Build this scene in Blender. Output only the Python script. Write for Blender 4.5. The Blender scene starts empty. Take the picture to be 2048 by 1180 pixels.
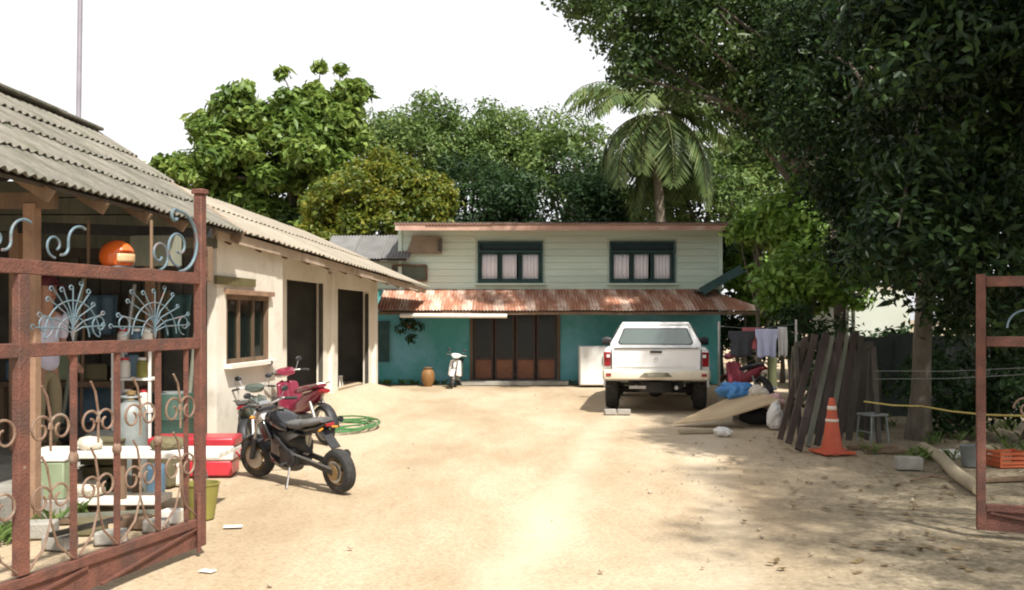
import bpy, bmesh, math, random
import numpy as np
from mathutils import Vector, Matrix, Quaternion, noise as mnoise

R = math.radians
random.seed(7)
RNG = np.random.default_rng(11)
SC = bpy.context.scene
COL = SC.collection

# ------------------------------------------------------------------ camera, sky, sun, exposure
EYE, F, HX, HY = 1.6, 1900.0, 1024.0, 638.0
cam_d = bpy.data.cameras.new('camera')
cam = bpy.data.objects.new('camera', cam_d)
COL.objects.link(cam)
cam.location = (0, 0, EYE)
cam.rotation_euler = (R(90), 0, 0)
cam_d.sensor_width = 36.0
cam_d.lens = 36.0 * F / 2048.0
cam_d.shift_y = 48.0 / 2048.0
cam_d.clip_start = 0.05
cam_d.clip_end = 2000
SC.camera = cam

SUN_DIR = Vector((0.276, -0.519, 0.809)).normalized()     # towards the sun: high, behind the camera and to the right
SUN_EL = math.asin(SUN_DIR.z)
SUN_AZ = math.atan2(SUN_DIR.x, SUN_DIR.y)
world = bpy.data.worlds.new('World')
SC.world = world
world.use_nodes = True
wn = world.node_tree.nodes
wl = world.node_tree.links
wn.clear()
w_out = wn.new('ShaderNodeOutputWorld')
w_bg = wn.new('ShaderNodeBackground')
w_sky = wn.new('ShaderNodeTexSky')
w_sky.sky_type = 'NISHITA'
w_sky.sun_disc = False
w_sky.sun_elevation = SUN_EL
w_sky.sun_rotation = SUN_AZ
w_sky.air_density = 1.0
w_sky.dust_density = 1.5
w_sky.ozone_density = 1.0
w_hs = wn.new('ShaderNodeHueSaturation')                # a thin, even, white tropical overcast
w_hs.inputs['Saturation'].default_value = 0.12
w_hs.inputs['Value'].default_value = 1.0
wl.new(w_sky.outputs[0], w_hs.inputs['Color'])
w_mx = wn.new('ShaderNodeMix')
w_mx.data_type = 'RGBA'
w_mx.inputs['Factor'].default_value = 0.6
w_mx.inputs[7].default_value = (4.4, 4.37, 4.45, 1)
wl.new(w_hs.outputs[0], w_mx.inputs[6])
wl.new(w_mx.outputs[2], w_bg.inputs['Color'])
w_bg.inputs['Strength'].default_value = 0.15
wl.new(w_bg.outputs[0], w_out.inputs['Surface'])

sun_d = bpy.data.lights.new('sun', 'SUN')
sun_d.energy = 4.6
sun_d.angle = R(1.2)
sun_d.color = (1.0, 0.955, 0.88)
sun = bpy.data.objects.new('sun', sun_d)
COL.objects.link(sun)
sun.rotation_euler = (-SUN_DIR).to_track_quat('-Z', 'Y').to_euler()
sun.location = SUN_DIR * 60

SC.view_settings.view_transform = 'Standard'
SC.view_settings.look = 'None'
SC.view_settings.gamma = 1.0
SC.view_settings.exposure = 0.72
SC.render.engine = 'CYCLES'
SC.cycles.use_denoising = True
SC.cycles.max_bounces = 6
SC.cycles.transparent_max_bounces = 8
SC.cycles.filter_width = 2.0

# ------------------------------------------------------------------ helpers
def P(px, py, Y):
    """photograph pixel at distance Y -> point"""
    return Vector(((px - HX) / F * Y, Y, EYE + (HY - py) / F * Y))

def G(px, py):
    """photograph pixel on the ground -> point"""
    return P(px, py, EYE * F / (py - HY))

def lerp(a, b, t):
    return a + (b - a) * t

MATS = {}

def pm(name, c1, c2=None, scale=6.0, rough=0.7, metal=0.0, bump=0.0, bscale=60.0, spec=0.4,
       objvar=0.0, detail=4.0, c3=None, c3scale=2.0, c3amt=0.5, coat=0.0, stretch=None):
    """procedural material: two colours mixed by noise, a third one in blotches, bump, tone per object"""
    if name in MATS:
        return MATS[name]
    m = bpy.data.materials.new(name)
    m.use_nodes = True
    nt = m.node_tree
    N, L = nt.nodes, nt.links
    b = N['Principled BSDF']
    b.inputs['Roughness'].default_value = rough
    b.inputs['Metallic'].default_value = metal
    b.inputs['Specular IOR Level'].default_value = spec
    if coat:
        b.inputs['Coat Weight'].default_value = coat
        b.inputs['Coat Roughness'].default_value = 0.08
    tc = N.new('ShaderNodeTexCoord')
    src = tc.outputs['Object']
    if stretch:
        mp = N.new('ShaderNodeMapping')
        mp.inputs['Scale'].default_value = stretch
        L.new(src, mp.inputs['Vector'])
        src = mp.outputs[0]
    if c2 is None:
        c2 = tuple(x * 0.75 for x in c1)
    nz = N.new('ShaderNodeTexNoise')
    nz.inputs['Scale'].default_value = scale
    nz.inputs['Detail'].default_value = detail
    nz.inputs['Roughness'].default_value = 0.6
    L.new(src, nz.inputs['Vector'])
    rp = N.new('ShaderNodeValToRGB')
    rp.color_ramp.elements[0].position = 0.32
    rp.color_ramp.elements[1].position = 0.68
    rp.color_ramp.elements[0].color = (*c2, 1)
    rp.color_ramp.elements[1].color = (*c1, 1)
    L.new(nz.outputs['Fac'], rp.inputs['Fac'])
    out = rp.outputs['Color']
    if c3 is not None:
        n3 = N.new('ShaderNodeTexNoise')
        n3.inputs['Scale'].default_value = c3scale
        n3.inputs['Detail'].default_value = 5
        n3.inputs['Roughness'].default_value = 0.65
        L.new(src, n3.inputs['Vector'])
        r3 = N.new('ShaderNodeValToRGB')
        r3.color_ramp.elements[0].position = 1.0 - c3amt - 0.08
        r3.color_ramp.elements[1].position = min(1.0, 1.0 - c3amt + 0.12)
        L.new(n3.outputs['Fac'], r3.inputs['Fac'])
        mx = N.new('ShaderNodeMix')
        mx.data_type = 'RGBA'
        L.new(r3.outputs['Color'], mx.inputs['Factor'])
        L.new(out, mx.inputs[6])
        mx.inputs[7].default_value = (*c3, 1)
        out = mx.outputs[2]
    if objvar:
        oi = N.new('ShaderNodeObjectInfo')
        mr = N.new('ShaderNodeMapRange')
        mr.inputs['To Min'].default_value = 1 - objvar
        mr.inputs['To Max'].default_value = 1 + objvar
        L.new(oi.outputs['Random'], mr.inputs['Value'])
        hs = N.new('ShaderNodeHueSaturation')
        L.new(mr.outputs[0], hs.inputs['Value'])
        L.new(out, hs.inputs['Color'])
        out = hs.outputs[0]
    L.new(out, b.inputs['Base Color'])
    if bump:
        nb = N.new('ShaderNodeTexNoise')
        nb.inputs['Scale'].default_value = bscale
        nb.inputs['Detail'].default_value = 5
        L.new(src, nb.inputs['Vector'])
        bp = N.new('ShaderNodeBump')
        bp.inputs['Strength'].default_value = bump
        bp.inputs['Distance'].default_value = 0.02
        L.new(nb.outputs['Fac'], bp.inputs['Height'])
        L.new(bp.outputs[0], b.inputs['Normal'])
    MATS[name] = m
    return m

def leafmat(name, dark, mid, light, trans=0.28, rough=0.45, cscale=0.55, spec=0.3):
    if name in MATS:
        return MATS[name]
    m = bpy.data.materials.new(name)
    m.use_nodes = True
    N, L = m.node_tree.nodes, m.node_tree.links
    b = N['Principled BSDF']
    b.inputs['Roughness'].default_value = rough
    b.inputs['Specular IOR Level'].default_value = spec
    ge = N.new('ShaderNodeNewGeometry')
    nz = N.new('ShaderNodeTexNoise')
    nz.inputs['Scale'].default_value = cscale
    nz.inputs['Detail'].default_value = 2
    L.new(ge.outputs['Position'], nz.inputs['Vector'])
    ma = N.new('ShaderNodeMath')
    ma.operation = 'MULTIPLY_ADD'
    L.new(ge.outputs['Random Per Island'], ma.inputs[0])
    ma.inputs[1].default_value = 0.5
    L.new(nz.outputs['Fac'], ma.inputs[2])
    mb = N.new('ShaderNodeMath')
    mb.operation = 'SUBTRACT'
    mb.inputs[1].default_value = 0.25
    L.new(ma.outputs[0], mb.inputs[0])
    rp = N.new('ShaderNodeValToRGB')
    rp.color_ramp.elements[0].position = 0.2
    rp.color_ramp.elements[0].color = (*dark, 1)
    rp.color_ramp.elements[1].position = 0.8
    rp.color_ramp.elements[1].color = (*light, 1)
    e = rp.color_ramp.elements.new(0.5)
    e.color = (*mid, 1)
    L.new(mb.outputs[0], rp.inputs['Fac'])
    L.new(rp.outputs[0], b.inputs['Base Color'])
    tr = N.new('ShaderNodeBsdfTranslucent')
    hs = N.new('ShaderNodeHueSaturation')
    hs.inputs['Value'].default_value = 1.6
    hs.inputs['Hue'].default_value = 0.485
    L.new(rp.outputs[0], hs.inputs['Color'])
    L.new(hs.outputs[0], tr.inputs['Color'])
    mx = N.new('ShaderNodeMixShader')
    mx.inputs[0].default_value = trans
    L.new(b.outputs[0], mx.inputs[1])
    L.new(tr.outputs[0], mx.inputs[2])
    L.new(mx.outputs[0], N['Material Output'].inputs['Surface'])
    MATS[name] = m
    return m

def glassmat(name, tint=(0.02, 0.03, 0.03), gloss=0.35, see=0.45, rough=0.03):
    if name in MATS:
        return MATS[name]
    m = bpy.data.materials.new(name)
    m.use_nodes = True
    N, L = m.node_tree.nodes, m.node_tree.links
    b = N['Principled BSDF']
    b.inputs['Base Color'].default_value = (*tint, 1)
    b.inputs['Roughness'].default_value = rough
    b.inputs['Specular IOR Level'].default_value = gloss * 2
    t = N.new('ShaderNodeBsdfTransparent')
    t.inputs['Color'].default_value = (0.75, 0.82, 0.8, 1)
    mx = N.new('ShaderNodeMixShader')
    mx.inputs[0].default_value = see
    L.new(b.outputs[0], mx.inputs[1])
    L.new(t.outputs[0], mx.inputs[2])
    L.new(mx.outputs[0], N['Material Output'].inputs['Surface'])
    MATS[name] = m
    return m

WM = {}

class MB:
    """collects shapes, then links them as ONE mesh object"""
    def __init__(s):
        s.v, s.f = [], []

    def add(s, vs, fs):
        o = len(s.v)
        s.v += [tuple(x) for x in vs]
        s.f += [tuple(i + o for i in f) for f in fs]
        return s

    def box(s, c, d, rz=0.0, rx=0.0, ry=0.0):
        m = Matrix.Translation(Vector(c)) @ (Matrix.Rotation(rz, 4, 'Z') @ Matrix.Rotation(ry, 4, 'Y') @ Matrix.Rotation(rx, 4, 'X'))
        x, y, z = d[0] / 2, d[1] / 2, d[2] / 2
        vs = [m @ Vector(p) for p in ((-x, -y, -z), (x, -y, -z), (x, y, -z), (-x, y, -z), (-x, -y, z), (x, -y, z), (x, y, z), (-x, y, z))]
        return s.add(vs, [(0, 3, 2, 1), (4, 5, 6, 7), (0, 1, 5, 4), (1, 2, 6, 5), (2, 3, 7, 6), (3, 0, 4, 7)])

    def bar(s, a, b, w, h, up=(0, 0, 1)):
        """a straight beam of section w x h from a to b"""
        a, b = Vector(a), Vector(b)
        d = (b - a)
        if d.length < 1e-6:
            return s
        d.normalize()
        u = Vector(up)
        sd = d.cross(u)
        if sd.length < 1e-4:
            sd = d.cross(Vector((0, 1, 0)))
        sd.normalize()
        u = sd.cross(d)
        vs = []
        for p in (a, b):
            for i, j in ((-1, -1), (1, -1), (1, 1), (-1, 1)):
                vs.append(p + sd * (i * w / 2) + u * (j * h / 2))
        return s.add(vs, [(3, 2, 1, 0), (4, 5, 6, 7), (0, 1, 5, 4), (1, 2, 6, 5), (2, 3, 7, 6), (3, 0, 4, 7)])

    def tube(s, pts, r, seg=8, cap=True):
        pts = [Vector(p) for p in pts]
        n = len(pts)
        rs = r if isinstance(r, (list, tuple)) else [r] * n
        vs, fs = [], []
        u = None
        for i, p in enumerate(pts):
            d = (pts[min(i + 1, n - 1)] - pts[max(i - 1, 0)])
            d = d.normalized() if d.length > 1e-9 else Vector((0, 0, 1))
            if u is None:
                u = d.orthogonal().normalized()
            else:
                u = (u - d * u.dot(d))
                u = u.normalized() if u.length > 1e-6 else d.orthogonal().normalized()
            w = d.cross(u)
            for k in range(seg):
                a = 2 * math.pi * k / seg
                vs.append(p + (u * math.cos(a) + w * math.sin(a)) * rs[i])
        for i in range(n - 1):
            for k in range(seg):
                k2 = (k + 1) % seg
                fs.append((i * seg + k, i * seg + k2, (i + 1) * seg + k2, (i + 1) * seg + k))
        if cap:
            fs.append(tuple(reversed(range(seg))))
            fs.append(tuple((n - 1) * seg + k for k in range(seg)))
        return s.add(vs, fs)

    def ring(s, c, Rr, r, axis='y', seg=28, sub=8, a0=0.0, a1=2 * math.pi, flat=1.0):
        """torus (or an arc of one)"""
        full = abs(a1 - a0) > 6.28
        vs, fs = [], []
        n = seg if full else seg + 1
        for i in range(n):
            a = a0 + (a1 - a0) * i / seg
            for k in range(sub):
                b = 2 * math.pi * k / sub
                rr = Rr + r * math.cos(b)
                w = r * flat * math.sin(b)
                q = {'y': (rr * math.cos(a), w, rr * math.sin(a)), 'z': (rr * math.cos(a), rr * math.sin(a), w), 'x': (w, rr * math.cos(a), rr * math.sin(a))}[axis]
                vs.append((c[0] + q[0], c[1] + q[1], c[2] + q[2]))
        for i in range(seg):
            j = (i + 1) % n if full else i + 1
            for k in range(sub):
                k2 = (k + 1) % sub
                fs.append((i * sub + k, i * sub + k2, j * sub + k2, j * sub + k))
        return s.add(vs, fs)

    def lathe(s, prof, c=(0, 0, 0), axis='z', seg=24, cap=True):
        """prof: (radius, height) pairs"""
        vs, fs = [], []
        n = len(prof)
        for rr, h in prof:
            for k in range(seg):
                a = 2 * math.pi * k / seg
                x, y = rr * math.cos(a), rr * math.sin(a)
                q = {'z': (x, y, h), 'y': (x, h, y), 'x': (h, x, y)}[axis]
                vs.append((c[0] + q[0], c[1] + q[1], c[2] + q[2]))
        for i in range(n - 1):
            for k in range(seg):
                k2 = (k + 1) % seg
                fs.append((i * seg + k, i * seg + k2, (i + 1) * seg + k2, (i + 1) * seg + k))
        if cap:
            fs.append(tuple(reversed(range(seg))))
            fs.append(tuple((n - 1) * seg + k for k in range(seg)))
        return s.add(vs, fs)

    def loft(s, rings, cap=True):
        n = len(rings[0])
        vs = [p for r in rings for p in r]
        fs = []
        for i in range(len(rings) - 1):
            for k in range(n):
                k2 = (k + 1) % n
                fs.append((i * n + k, i * n + k2, (i + 1) * n + k2, (i + 1) * n + k))
        if cap:
            fs.append(tuple(reversed(range(n))))
            fs.append(tuple((len(rings) - 1) * n + k for k in range(n)))
        return s.add(vs, fs)

    def blob(s, sects, seg=14, p=2.4):
        """superellipse sections along x: (x, z, half width y, half height z)"""
        rings = []
        for x, z, wy, wz in sects:
            rg = []
            for k in range(seg):
                a = 2 * math.pi * k / seg
                c, sn = math.cos(a), math.sin(a)
                rg.append((x, wy * math.copysign(abs(c) ** (2 / p), c), z + wz * math.copysign(abs(sn) ** (2 / p), sn)))
            rings.append(rg)
        return s.loft(rings)

    def sphere(s, c, r, seg=16, rings=10, jitter=0.0, seed=0):
        r = r if isinstance(r, (tuple, list)) else (r, r, r)
        vs, fs = [(c[0], c[1], c[2] - r[2])], []
        for i in range(1, rings):
            t = math.pi * i / rings
            for k in range(seg):
                a = 2 * math.pi * k / seg
                d = Vector((math.sin(t) * math.cos(a), math.sin(t) * math.sin(a), -math.cos(t)))
                j = 1.0
                if jitter:
                    j += jitter * mnoise.noise(d * 2.2 + Vector((seed * 3.1, seed, 0)))
                vs.append((c[0] + r[0] * d.x * j, c[1] + r[1] * d.y * j, c[2] + r[2] * d.z * j))
        vs.append((c[0], c[1], c[2] + r[2]))
        top = len(vs) - 1
        for k in range(seg):
            fs.append((0, 1 + (k + 1) % seg, 1 + k))
            for i in range(rings - 2):
                a, b = 1 + i * seg, 1 + (i + 1) * seg
                fs.append((a + k, a + (k + 1) % seg, b + (k + 1) % seg, b + k))
            a = 1 + (rings - 2) * seg
            fs.append((a + k, a + (k + 1) % seg, top))
        return s.add(vs, fs)

    def prism(s, poly, d):
        """poly: 3-D points of a flat outline, d: vector of the thickness"""
        n = len(poly)
        d = Vector(d)
        vs = [Vector(p) for p in poly] + [Vector(p) + d for p in poly]
        fs = [tuple(reversed(range(n))), tuple(range(n, 2 * n))]
        for k in range(n):
            k2 = (k + 1) % n
            fs.append((k, k2, n + k2, n + k))
        return s.add(vs, fs)

    def grid(s, fn, nu, nv):
        vs = [fn(i / nu, j / nv) for j in range(nv + 1) for i in range(nu + 1)]
        fs = [(j * (nu + 1) + i, j * (nu + 1) + i + 1, (j + 1) * (nu + 1) + i + 1, (j + 1) * (nu + 1) + i) for j in range(nv) for i in range(nu)]
        return s.add(vs, fs)

    def mesh(s, name, smooth=True, angle=38):
        me = bpy.data.meshes.new(name)
        me.from_pydata(s.v, [], s.f)
        bm = bmesh.new()
        bm.from_mesh(me)
        bmesh.ops.recalc_face_normals(bm, faces=bm.faces)
        bm.to_mesh(me)
        bm.free()
        if smooth:
            me.polygons.foreach_set('use_smooth', [True] * len(me.polygons))
            me.set_sharp_from_angle(angle=R(angle))
        me.update()
        return me

    def build(s, name, mat, parent=None, world=False, bevel=0.0, solid=0.0, smooth=True, angle=38):
        o = bpy.data.objects.new(name, s.mesh(name, smooth, angle))
        o.data.materials.append(mat)
        link(o, parent, world)
        if solid:
            md = o.modifiers.new('thickness', 'SOLIDIFY')
            md.thickness = solid
            md.offset = 0
        if bevel:
            md = o.modifiers.new('bevel', 'BEVEL')
            md.width = bevel
            md.segments = 2
            md.limit_method = 'ANGLE'
            md.angle_limit = R(40)
        return o

def link(o, parent=None, world=False):
    COL.objects.link(o)
    if parent is not None:
        o.parent = parent
        if world:
            o.matrix_parent_inverse = WM[parent.name].inverted()
            WM[o.name] = Matrix.Identity(4)
        else:
            WM[o.name] = WM.get(parent.name, Matrix.Identity(4)).copy()
    else:
        WM[o.name] = Matrix.Identity(4)
    return o

def tag(o, label=None, cat=None, group=None, kind=None):
    if label:
        o['label'] = label
    if cat:
        o['category'] = cat
    if group:
        o['group'] = group
    if kind:
        o['kind'] = kind
    return o

def thing(name, label, cat, loc=(0, 0, 0), rz=0.0, group=None, scale=1.0, tilt=None):
    o = bpy.data.objects.new(name, None)
    o.empty_display_size = 0.2
    COL.objects.link(o)
    o.location = loc
    o.rotation_mode = 'XYZ'
    o.rotation_euler = (tilt[0], tilt[1], rz) if tilt else (0, 0, rz)
    o.scale = (scale, scale, scale)
    WM[o.name] = Matrix.LocRotScale(Vector(loc), o.rotation_euler, Vector((scale,) * 3))
    return tag(o, label, cat, group)

def copy_tree(o, parent=None):
    c = o.copy()
    COL.objects.link(c)
    if parent is not None:
        c.parent = parent
    WM[c.name] = WM[o.name].copy()
    for ch in [x for x in o.children]:
        copy_tree(ch, c)
    return c

def mesh_np(name, co, tris_per, nverts_per, faces, mat, parent=None, world=True, kind=None):
    """many alike small pieces from numpy: co (n, k, 3); faces: index tuples inside a piece (all of one size)"""
    n, k, _ = co.shape
    me = bpy.data.meshes.new(name)
    fa = np.array(faces, dtype=np.int32)
    nf, fl = fa.shape
    me.vertices.add(n * k)
    me.vertices.foreach_set('co', co.reshape(-1).astype(np.float32))
    idx = (fa[None, :, :] + (np.arange(n, dtype=np.int32) * k)[:, None, None]).reshape(-1)
    me.loops.add(idx.size)
    me.loops.foreach_set('vertex_index', idx)
    me.polygons.add(n * nf)
    me.polygons.foreach_set('loop_start', np.arange(n * nf, dtype=np.int32) * fl)
    me.update(calc_edges=True)
    me.validate()
    o = bpy.data.objects.new(name, me)
    me.materials.append(mat)
    link(o, parent, world)
    if kind:
        o['kind'] = kind
    return o

def norm(a):
    return a / np.maximum(np.linalg.norm(a, axis=-1, keepdims=True), 1e-9)

def leaf_cloud(rng, centers, radii, per, length, width, up=0.5, out=0.7, fold=0.18, hang=0.2, flat=0.75):
    """leaf-shaped folded pieces in clumps; returns (n, 4, 3)"""
    centers = np.asarray(centers, float)
    radii = np.asarray(radii, float)
    w = radii ** 2
    cnt = np.maximum(3, (per * len(centers) * w / w.sum()).astype(int))
    ci = np.repeat(np.arange(len(centers)), cnt)
    n = len(ci)
    d = norm(rng.normal(size=(n, 3)))
    rr = rng.uniform(0.25, 1.0, n) ** 0.55 * rng.normal(1.0, 0.13, n)
    off = d * (rr * radii[ci])[:, None]
    off[:, 2] *= flat
    p = centers[ci] + off
    nrm = norm(d * out + np.array([0, 0, up]) + rng.normal(size=(n, 3)) * 0.55)
    ax = norm(np.cross(nrm, norm(rng.normal(size=(n, 3)))))
    ax[:, 2] -= hang
    ax = norm(ax)
    sd = norm(np.cross(nrm, ax))
    ln = (length * rng.lognormal(-0.05, 0.34, n).clip(0.4, 2.0))[:, None]
    wd = (width * rng.uniform(0.7, 1.25, n))[:, None]
    b = p - ax * ln * 0.5
    t = p + ax * ln * 0.5 - nrm * ln * 0.08
    m = p - ax * ln * 0.06
    l = m + sd * wd * 0.5 + nrm * wd * fold
    r_ = m - sd * wd * 0.5 + nrm * wd * fold
    return np.stack([b, r_, t, l], axis=1)

LEAF_F = [(0, 1, 2), (0, 2, 3)]

def crown_clumps(rng, c, rad, n, r0, r1, shell=0.45, low=-0.7):
    """clump centres spread over an uneven ellipsoid"""
    out, rs = [], []
    while len(out) < n:
        d = rng.normal(size=3)
        d /= np.linalg.norm(d)
        if d[2] < low:
            continue
        k = rng.uniform(shell, 1.0) * (1 + 0.22 * mnoise.noise(Vector(d * 1.7) + Vector((c[0], c[1], c[2]))))
        out.append((c[0] + d[0] * rad[0] * k, c[1] + d[1] * rad[1] * k, c[2] + d[2] * rad[2] * k))
        rs.append(rng.uniform(r0, r1))
    return out, rs

def tree(name, label, base, trunk_top, tr, centers, radii, per, leaf, mat, bark, seed, group=None, nbranch=14, cat='tree', **kw):
    """tree > trunk, branch..., crown"""
    rng = np.random.default_rng(seed)
    t = thing(name, label, cat, base, 0, group)
    base = Vector(base)
    top = Vector(trunk_top)
    pts, rs = [], []
    for i in range(9):
        k = i / 8
        w = Vector((mnoise.noise(Vector((k * 2, seed, 0))), mnoise.noise(Vector((k * 2, 0, seed + 5))), 0)) * 0.25 * math.sin(k * math.pi)
        pts.append(base.lerp(top, k) + w)
        rs.append(tr * (1.0 - 0.6 * k) * (1.35 if i == 0 else 1.0))
    pts[0].z -= 0.05
    MB().tube(pts, rs, 10).build('trunk', bark, t, world=True)
    order = rng.permutation(len(centers))[:nbranch]
    for i in order:
        c = Vector(centers[i])
        k = rng.uniform(0.5, 1.0)
        s = pts[int(k * 8)]
        mid = s.lerp(c, 0.5) + Vector((0, 0, 0.12 * (c - s).length)) + Vector(rng.normal(size=3) * 0.08)
        r0 = tr * 0.36
        MB().tube([s, s.lerp(mid, 0.5) + Vector((0, 0, 0.04)), mid, mid.lerp(c, 0.6), c], [r0, r0 * 0.8, r0 * 0.6, r0 * 0.4, r0 * 0.2], 6).build('branch', bark, t, world=True)
    co = leaf_cloud(rng, centers, radii, per, leaf[0], leaf[1], **kw)
    mesh_np('crown', co, 2, 4, LEAF_F, mat, t)
    return t

# ------------------------------------------------------------------ materials
M = {}
M['sheet'] = pm('fibre_cement_sheet', (0.225, 0.205, 0.17), (0.125, 0.115, 0.095), 3.4, 0.9, bump=0.5, bscale=40, objvar=0.16, c3=(0.085, 0.088, 0.055), c3scale=2.6, c3amt=0.47)
M['sheet2'] = pm('pale_fibre_cement_sheet', (0.36, 0.31, 0.24), (0.23, 0.20, 0.155), 2.6, 0.9, bump=0.4, bscale=40, objvar=0.1, c3=(0.24, 0.21, 0.15), c3scale=1.6, c3amt=0.42)
M['cream'] = pm('cream_plaster', (0.76, 0.70, 0.61), (0.64, 0.58, 0.48), 1.3, 0.85, bump=0.15, bscale=70, c3=(0.40, 0.34, 0.25), c3scale=1.1, c3amt=0.34)
M['tan'] = pm('tan_painted_post', (0.50, 0.41, 0.28), (0.38, 0.31, 0.21), 3, 0.8, bump=0.15)
M['oldwood'] = pm('old_wood', (0.20, 0.13, 0.08), (0.10, 0.065, 0.04), 5, 0.8, bump=0.4, bscale=30, stretch=(1, 1, 0.15), objvar=0.2)
M['brownpost'] = pm('brown_painted_wood', (0.34, 0.21, 0.13), (0.22, 0.13, 0.085), 4, 0.75, bump=0.25, bscale=30)
M['darkwood'] = pm('dark_board', (0.085, 0.075, 0.06), (0.045, 0.04, 0.032), 4, 0.85, bump=0.3, bscale=25, objvar=0.3)
M['purplewood'] = pm('dark_purple_timber', (0.072, 0.050, 0.042), (0.034, 0.024, 0.02), 5, 0.75, bump=0.35, bscale=25, stretch=(1, 1, 0.2), objvar=0.35, c3=(0.13, 0.095, 0.085), c3scale=3, c3amt=0.38)
M['greywood'] = pm('grey_green_timber', (0.21, 0.21, 0.16), (0.11, 0.12, 0.09), 5, 0.8, bump=0.35, bscale=25, stretch=(1, 1, 0.2), objvar=0.25)
M['soffit'] = pm('dark_soffit', (0.12, 0.10, 0.08), (0.07, 0.06, 0.05), 3, 0.9)
M['fascia'] = pm('bleached_fascia', (0.46, 0.36, 0.27), (0.33, 0.25, 0.18), 4, 0.8, bump=0.2)
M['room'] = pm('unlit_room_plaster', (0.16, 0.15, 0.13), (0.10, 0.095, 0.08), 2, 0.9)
M['concrete'] = pm('concrete', (0.36, 0.34, 0.30), (0.26, 0.245, 0.21), 4, 0.9, bump=0.3, bscale=50, c3=(0.18, 0.17, 0.14), c3scale=2.5, c3amt=0.38)
M['whitepaint'] = pm('white_enamel', (0.78, 0.77, 0.74), (0.68, 0.67, 0.62), 2, 0.4, c3=(0.5, 0.46, 0.38), c3scale=2.2, c3amt=0.3)
M['rust_gate'] = pm('rusty_red_oxide', (0.175, 0.070, 0.047), (0.10, 0.043, 0.032), 9, 0.75, bump=0.45, bscale=70, c3=(0.075, 0.045, 0.036), c3scale=3.5, c3amt=0.43)
M['scroll'] = pm('weathered_pale_iron', (0.15, 0.215, 0.25), (0.08, 0.125, 0.15), 12, 0.6, metal=0.2, bump=0.2, c3=(0.24, 0.13, 0.09), c3scale=9, c3amt=0.40)
M['scroll2'] = pm('rusty_pale_iron', (0.24, 0.16, 0.11), (0.14, 0.08, 0.055), 12, 0.7, bump=0.3, c3=(0.30, 0.27, 0.22), c3scale=8, c3amt=0.36)
M['rustroof'] = pm('rusted_zinc', (0.42, 0.21, 0.13), (0.28, 0.115, 0.07), 2.2, 0.75, metal=0.0, bump=0.3, bscale=30, objvar=0.22, c3=(0.66, 0.54, 0.45), c3scale=1.15, c3amt=0.47, stretch=(2.2, 0.45, 0.45))
M['toproof'] = pm('pinkish_old_zinc', (0.48, 0.31, 0.24), (0.34, 0.19, 0.14), 1.5, 0.7, bump=0.2, objvar=0.1, c3=(0.60, 0.50, 0.42), c3scale=1.2, c3amt=0.4)
M['mint'] = pm('pale_mint_board', (0.59, 0.71, 0.61), (0.52, 0.64, 0.54), 1.6, 0.75, bump=0.15, bscale=40, objvar=0.04, c3=(0.56, 0.61, 0.50), c3scale=0.9, c3amt=0.42, stretch=(0.4, 1, 2))
M['teal'] = pm('teal_plaster', (0.085, 0.36, 0.36), (0.065, 0.29, 0.29), 0.9, 0.75, bump=0.2, bscale=30, c3=(0.17, 0.41, 0.50), c3scale=0.8, c3amt=0.48)
M['frame_green'] = pm('dark_green_joinery', (0.055, 0.105, 0.10), (0.035, 0.07, 0.07), 5, 0.85, spec=0.15)
M['curtain'] = pm('white_curtain', (0.84, 0.82, 0.85), (0.76, 0.74, 0.78), 14, 0.9, stretch=(1, 1, 0.05))
M['doorbrown'] = pm('reddish_brown_panel', (0.27, 0.115, 0.06), (0.18, 0.075, 0.045), 4, 0.6, bump=0.15)
M['doordark'] = pm('dark_mesh_panel', (0.03, 0.032, 0.03), (0.02, 0.022, 0.02), 20, 0.6)
M['glassdark'] = glassmat('dim_window_glass', (0.02, 0.025, 0.025), 0.3, 0.35)
M['carglass'] = glassmat('truck_window_glass', (0.05, 0.07, 0.065), 0.6, 0.42)
M['white_car'] = pm('white_car_paint', (0.80, 0.795, 0.785), (0.76, 0.755, 0.74), 1.0, 0.3, coat=0.5, c3=(0.66, 0.62, 0.54), c3scale=1.6, c3amt=0.36)
M['cream_car'] = pm('dusty_white_bumper', (0.66, 0.60, 0.47), (0.55, 0.48, 0.36), 4, 0.5)
M['rubber'] = pm('black_rubber', (0.035, 0.034, 0.032), (0.022, 0.022, 0.021), 20, 0.85, c3=(0.10, 0.085, 0.065), c3scale=9, c3amt=0.35)
M['under'] = pm('black_underbody', (0.025, 0.025, 0.025), (0.015, 0.015, 0.015), 10, 0.8)
M['steel'] = pm('dull_steel', (0.45, 0.44, 0.42), (0.30, 0.29, 0.27), 12, 0.4, metal=0.8)
M['chrome'] = pm('chrome', (0.75, 0.75, 0.75), (0.65, 0.65, 0.65), 5, 0.12, metal=1.0)
M['redlens'] = pm('red_lens', (0.30, 0.02, 0.025), (0.22, 0.015, 0.02), 15, 0.15, coat=0.5)
M['whitelens'] = pm('clear_lens', (0.7, 0.68, 0.68), (0.6, 0.58, 0.58), 15, 0.15, coat=0.5)
M['blackplastic'] = pm('black_plastic', (0.03, 0.03, 0.032), (0.02, 0.02, 0.021), 10, 0.5)
M['blackgloss'] = pm('black_gloss_paint', (0.02, 0.02, 0.022), (0.015, 0.015, 0.016), 5, 0.18, coat=0.7)
M['seatgrey'] = pm('dusty_seat_vinyl', (0.16, 0.155, 0.15), (0.09, 0.088, 0.085), 7, 0.55, bump=0.15)
M['goldrim'] = pm('bronze_alloy', (0.33, 0.22, 0.10), (0.23, 0.15, 0.07), 9, 0.45, metal=0.5)
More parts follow.
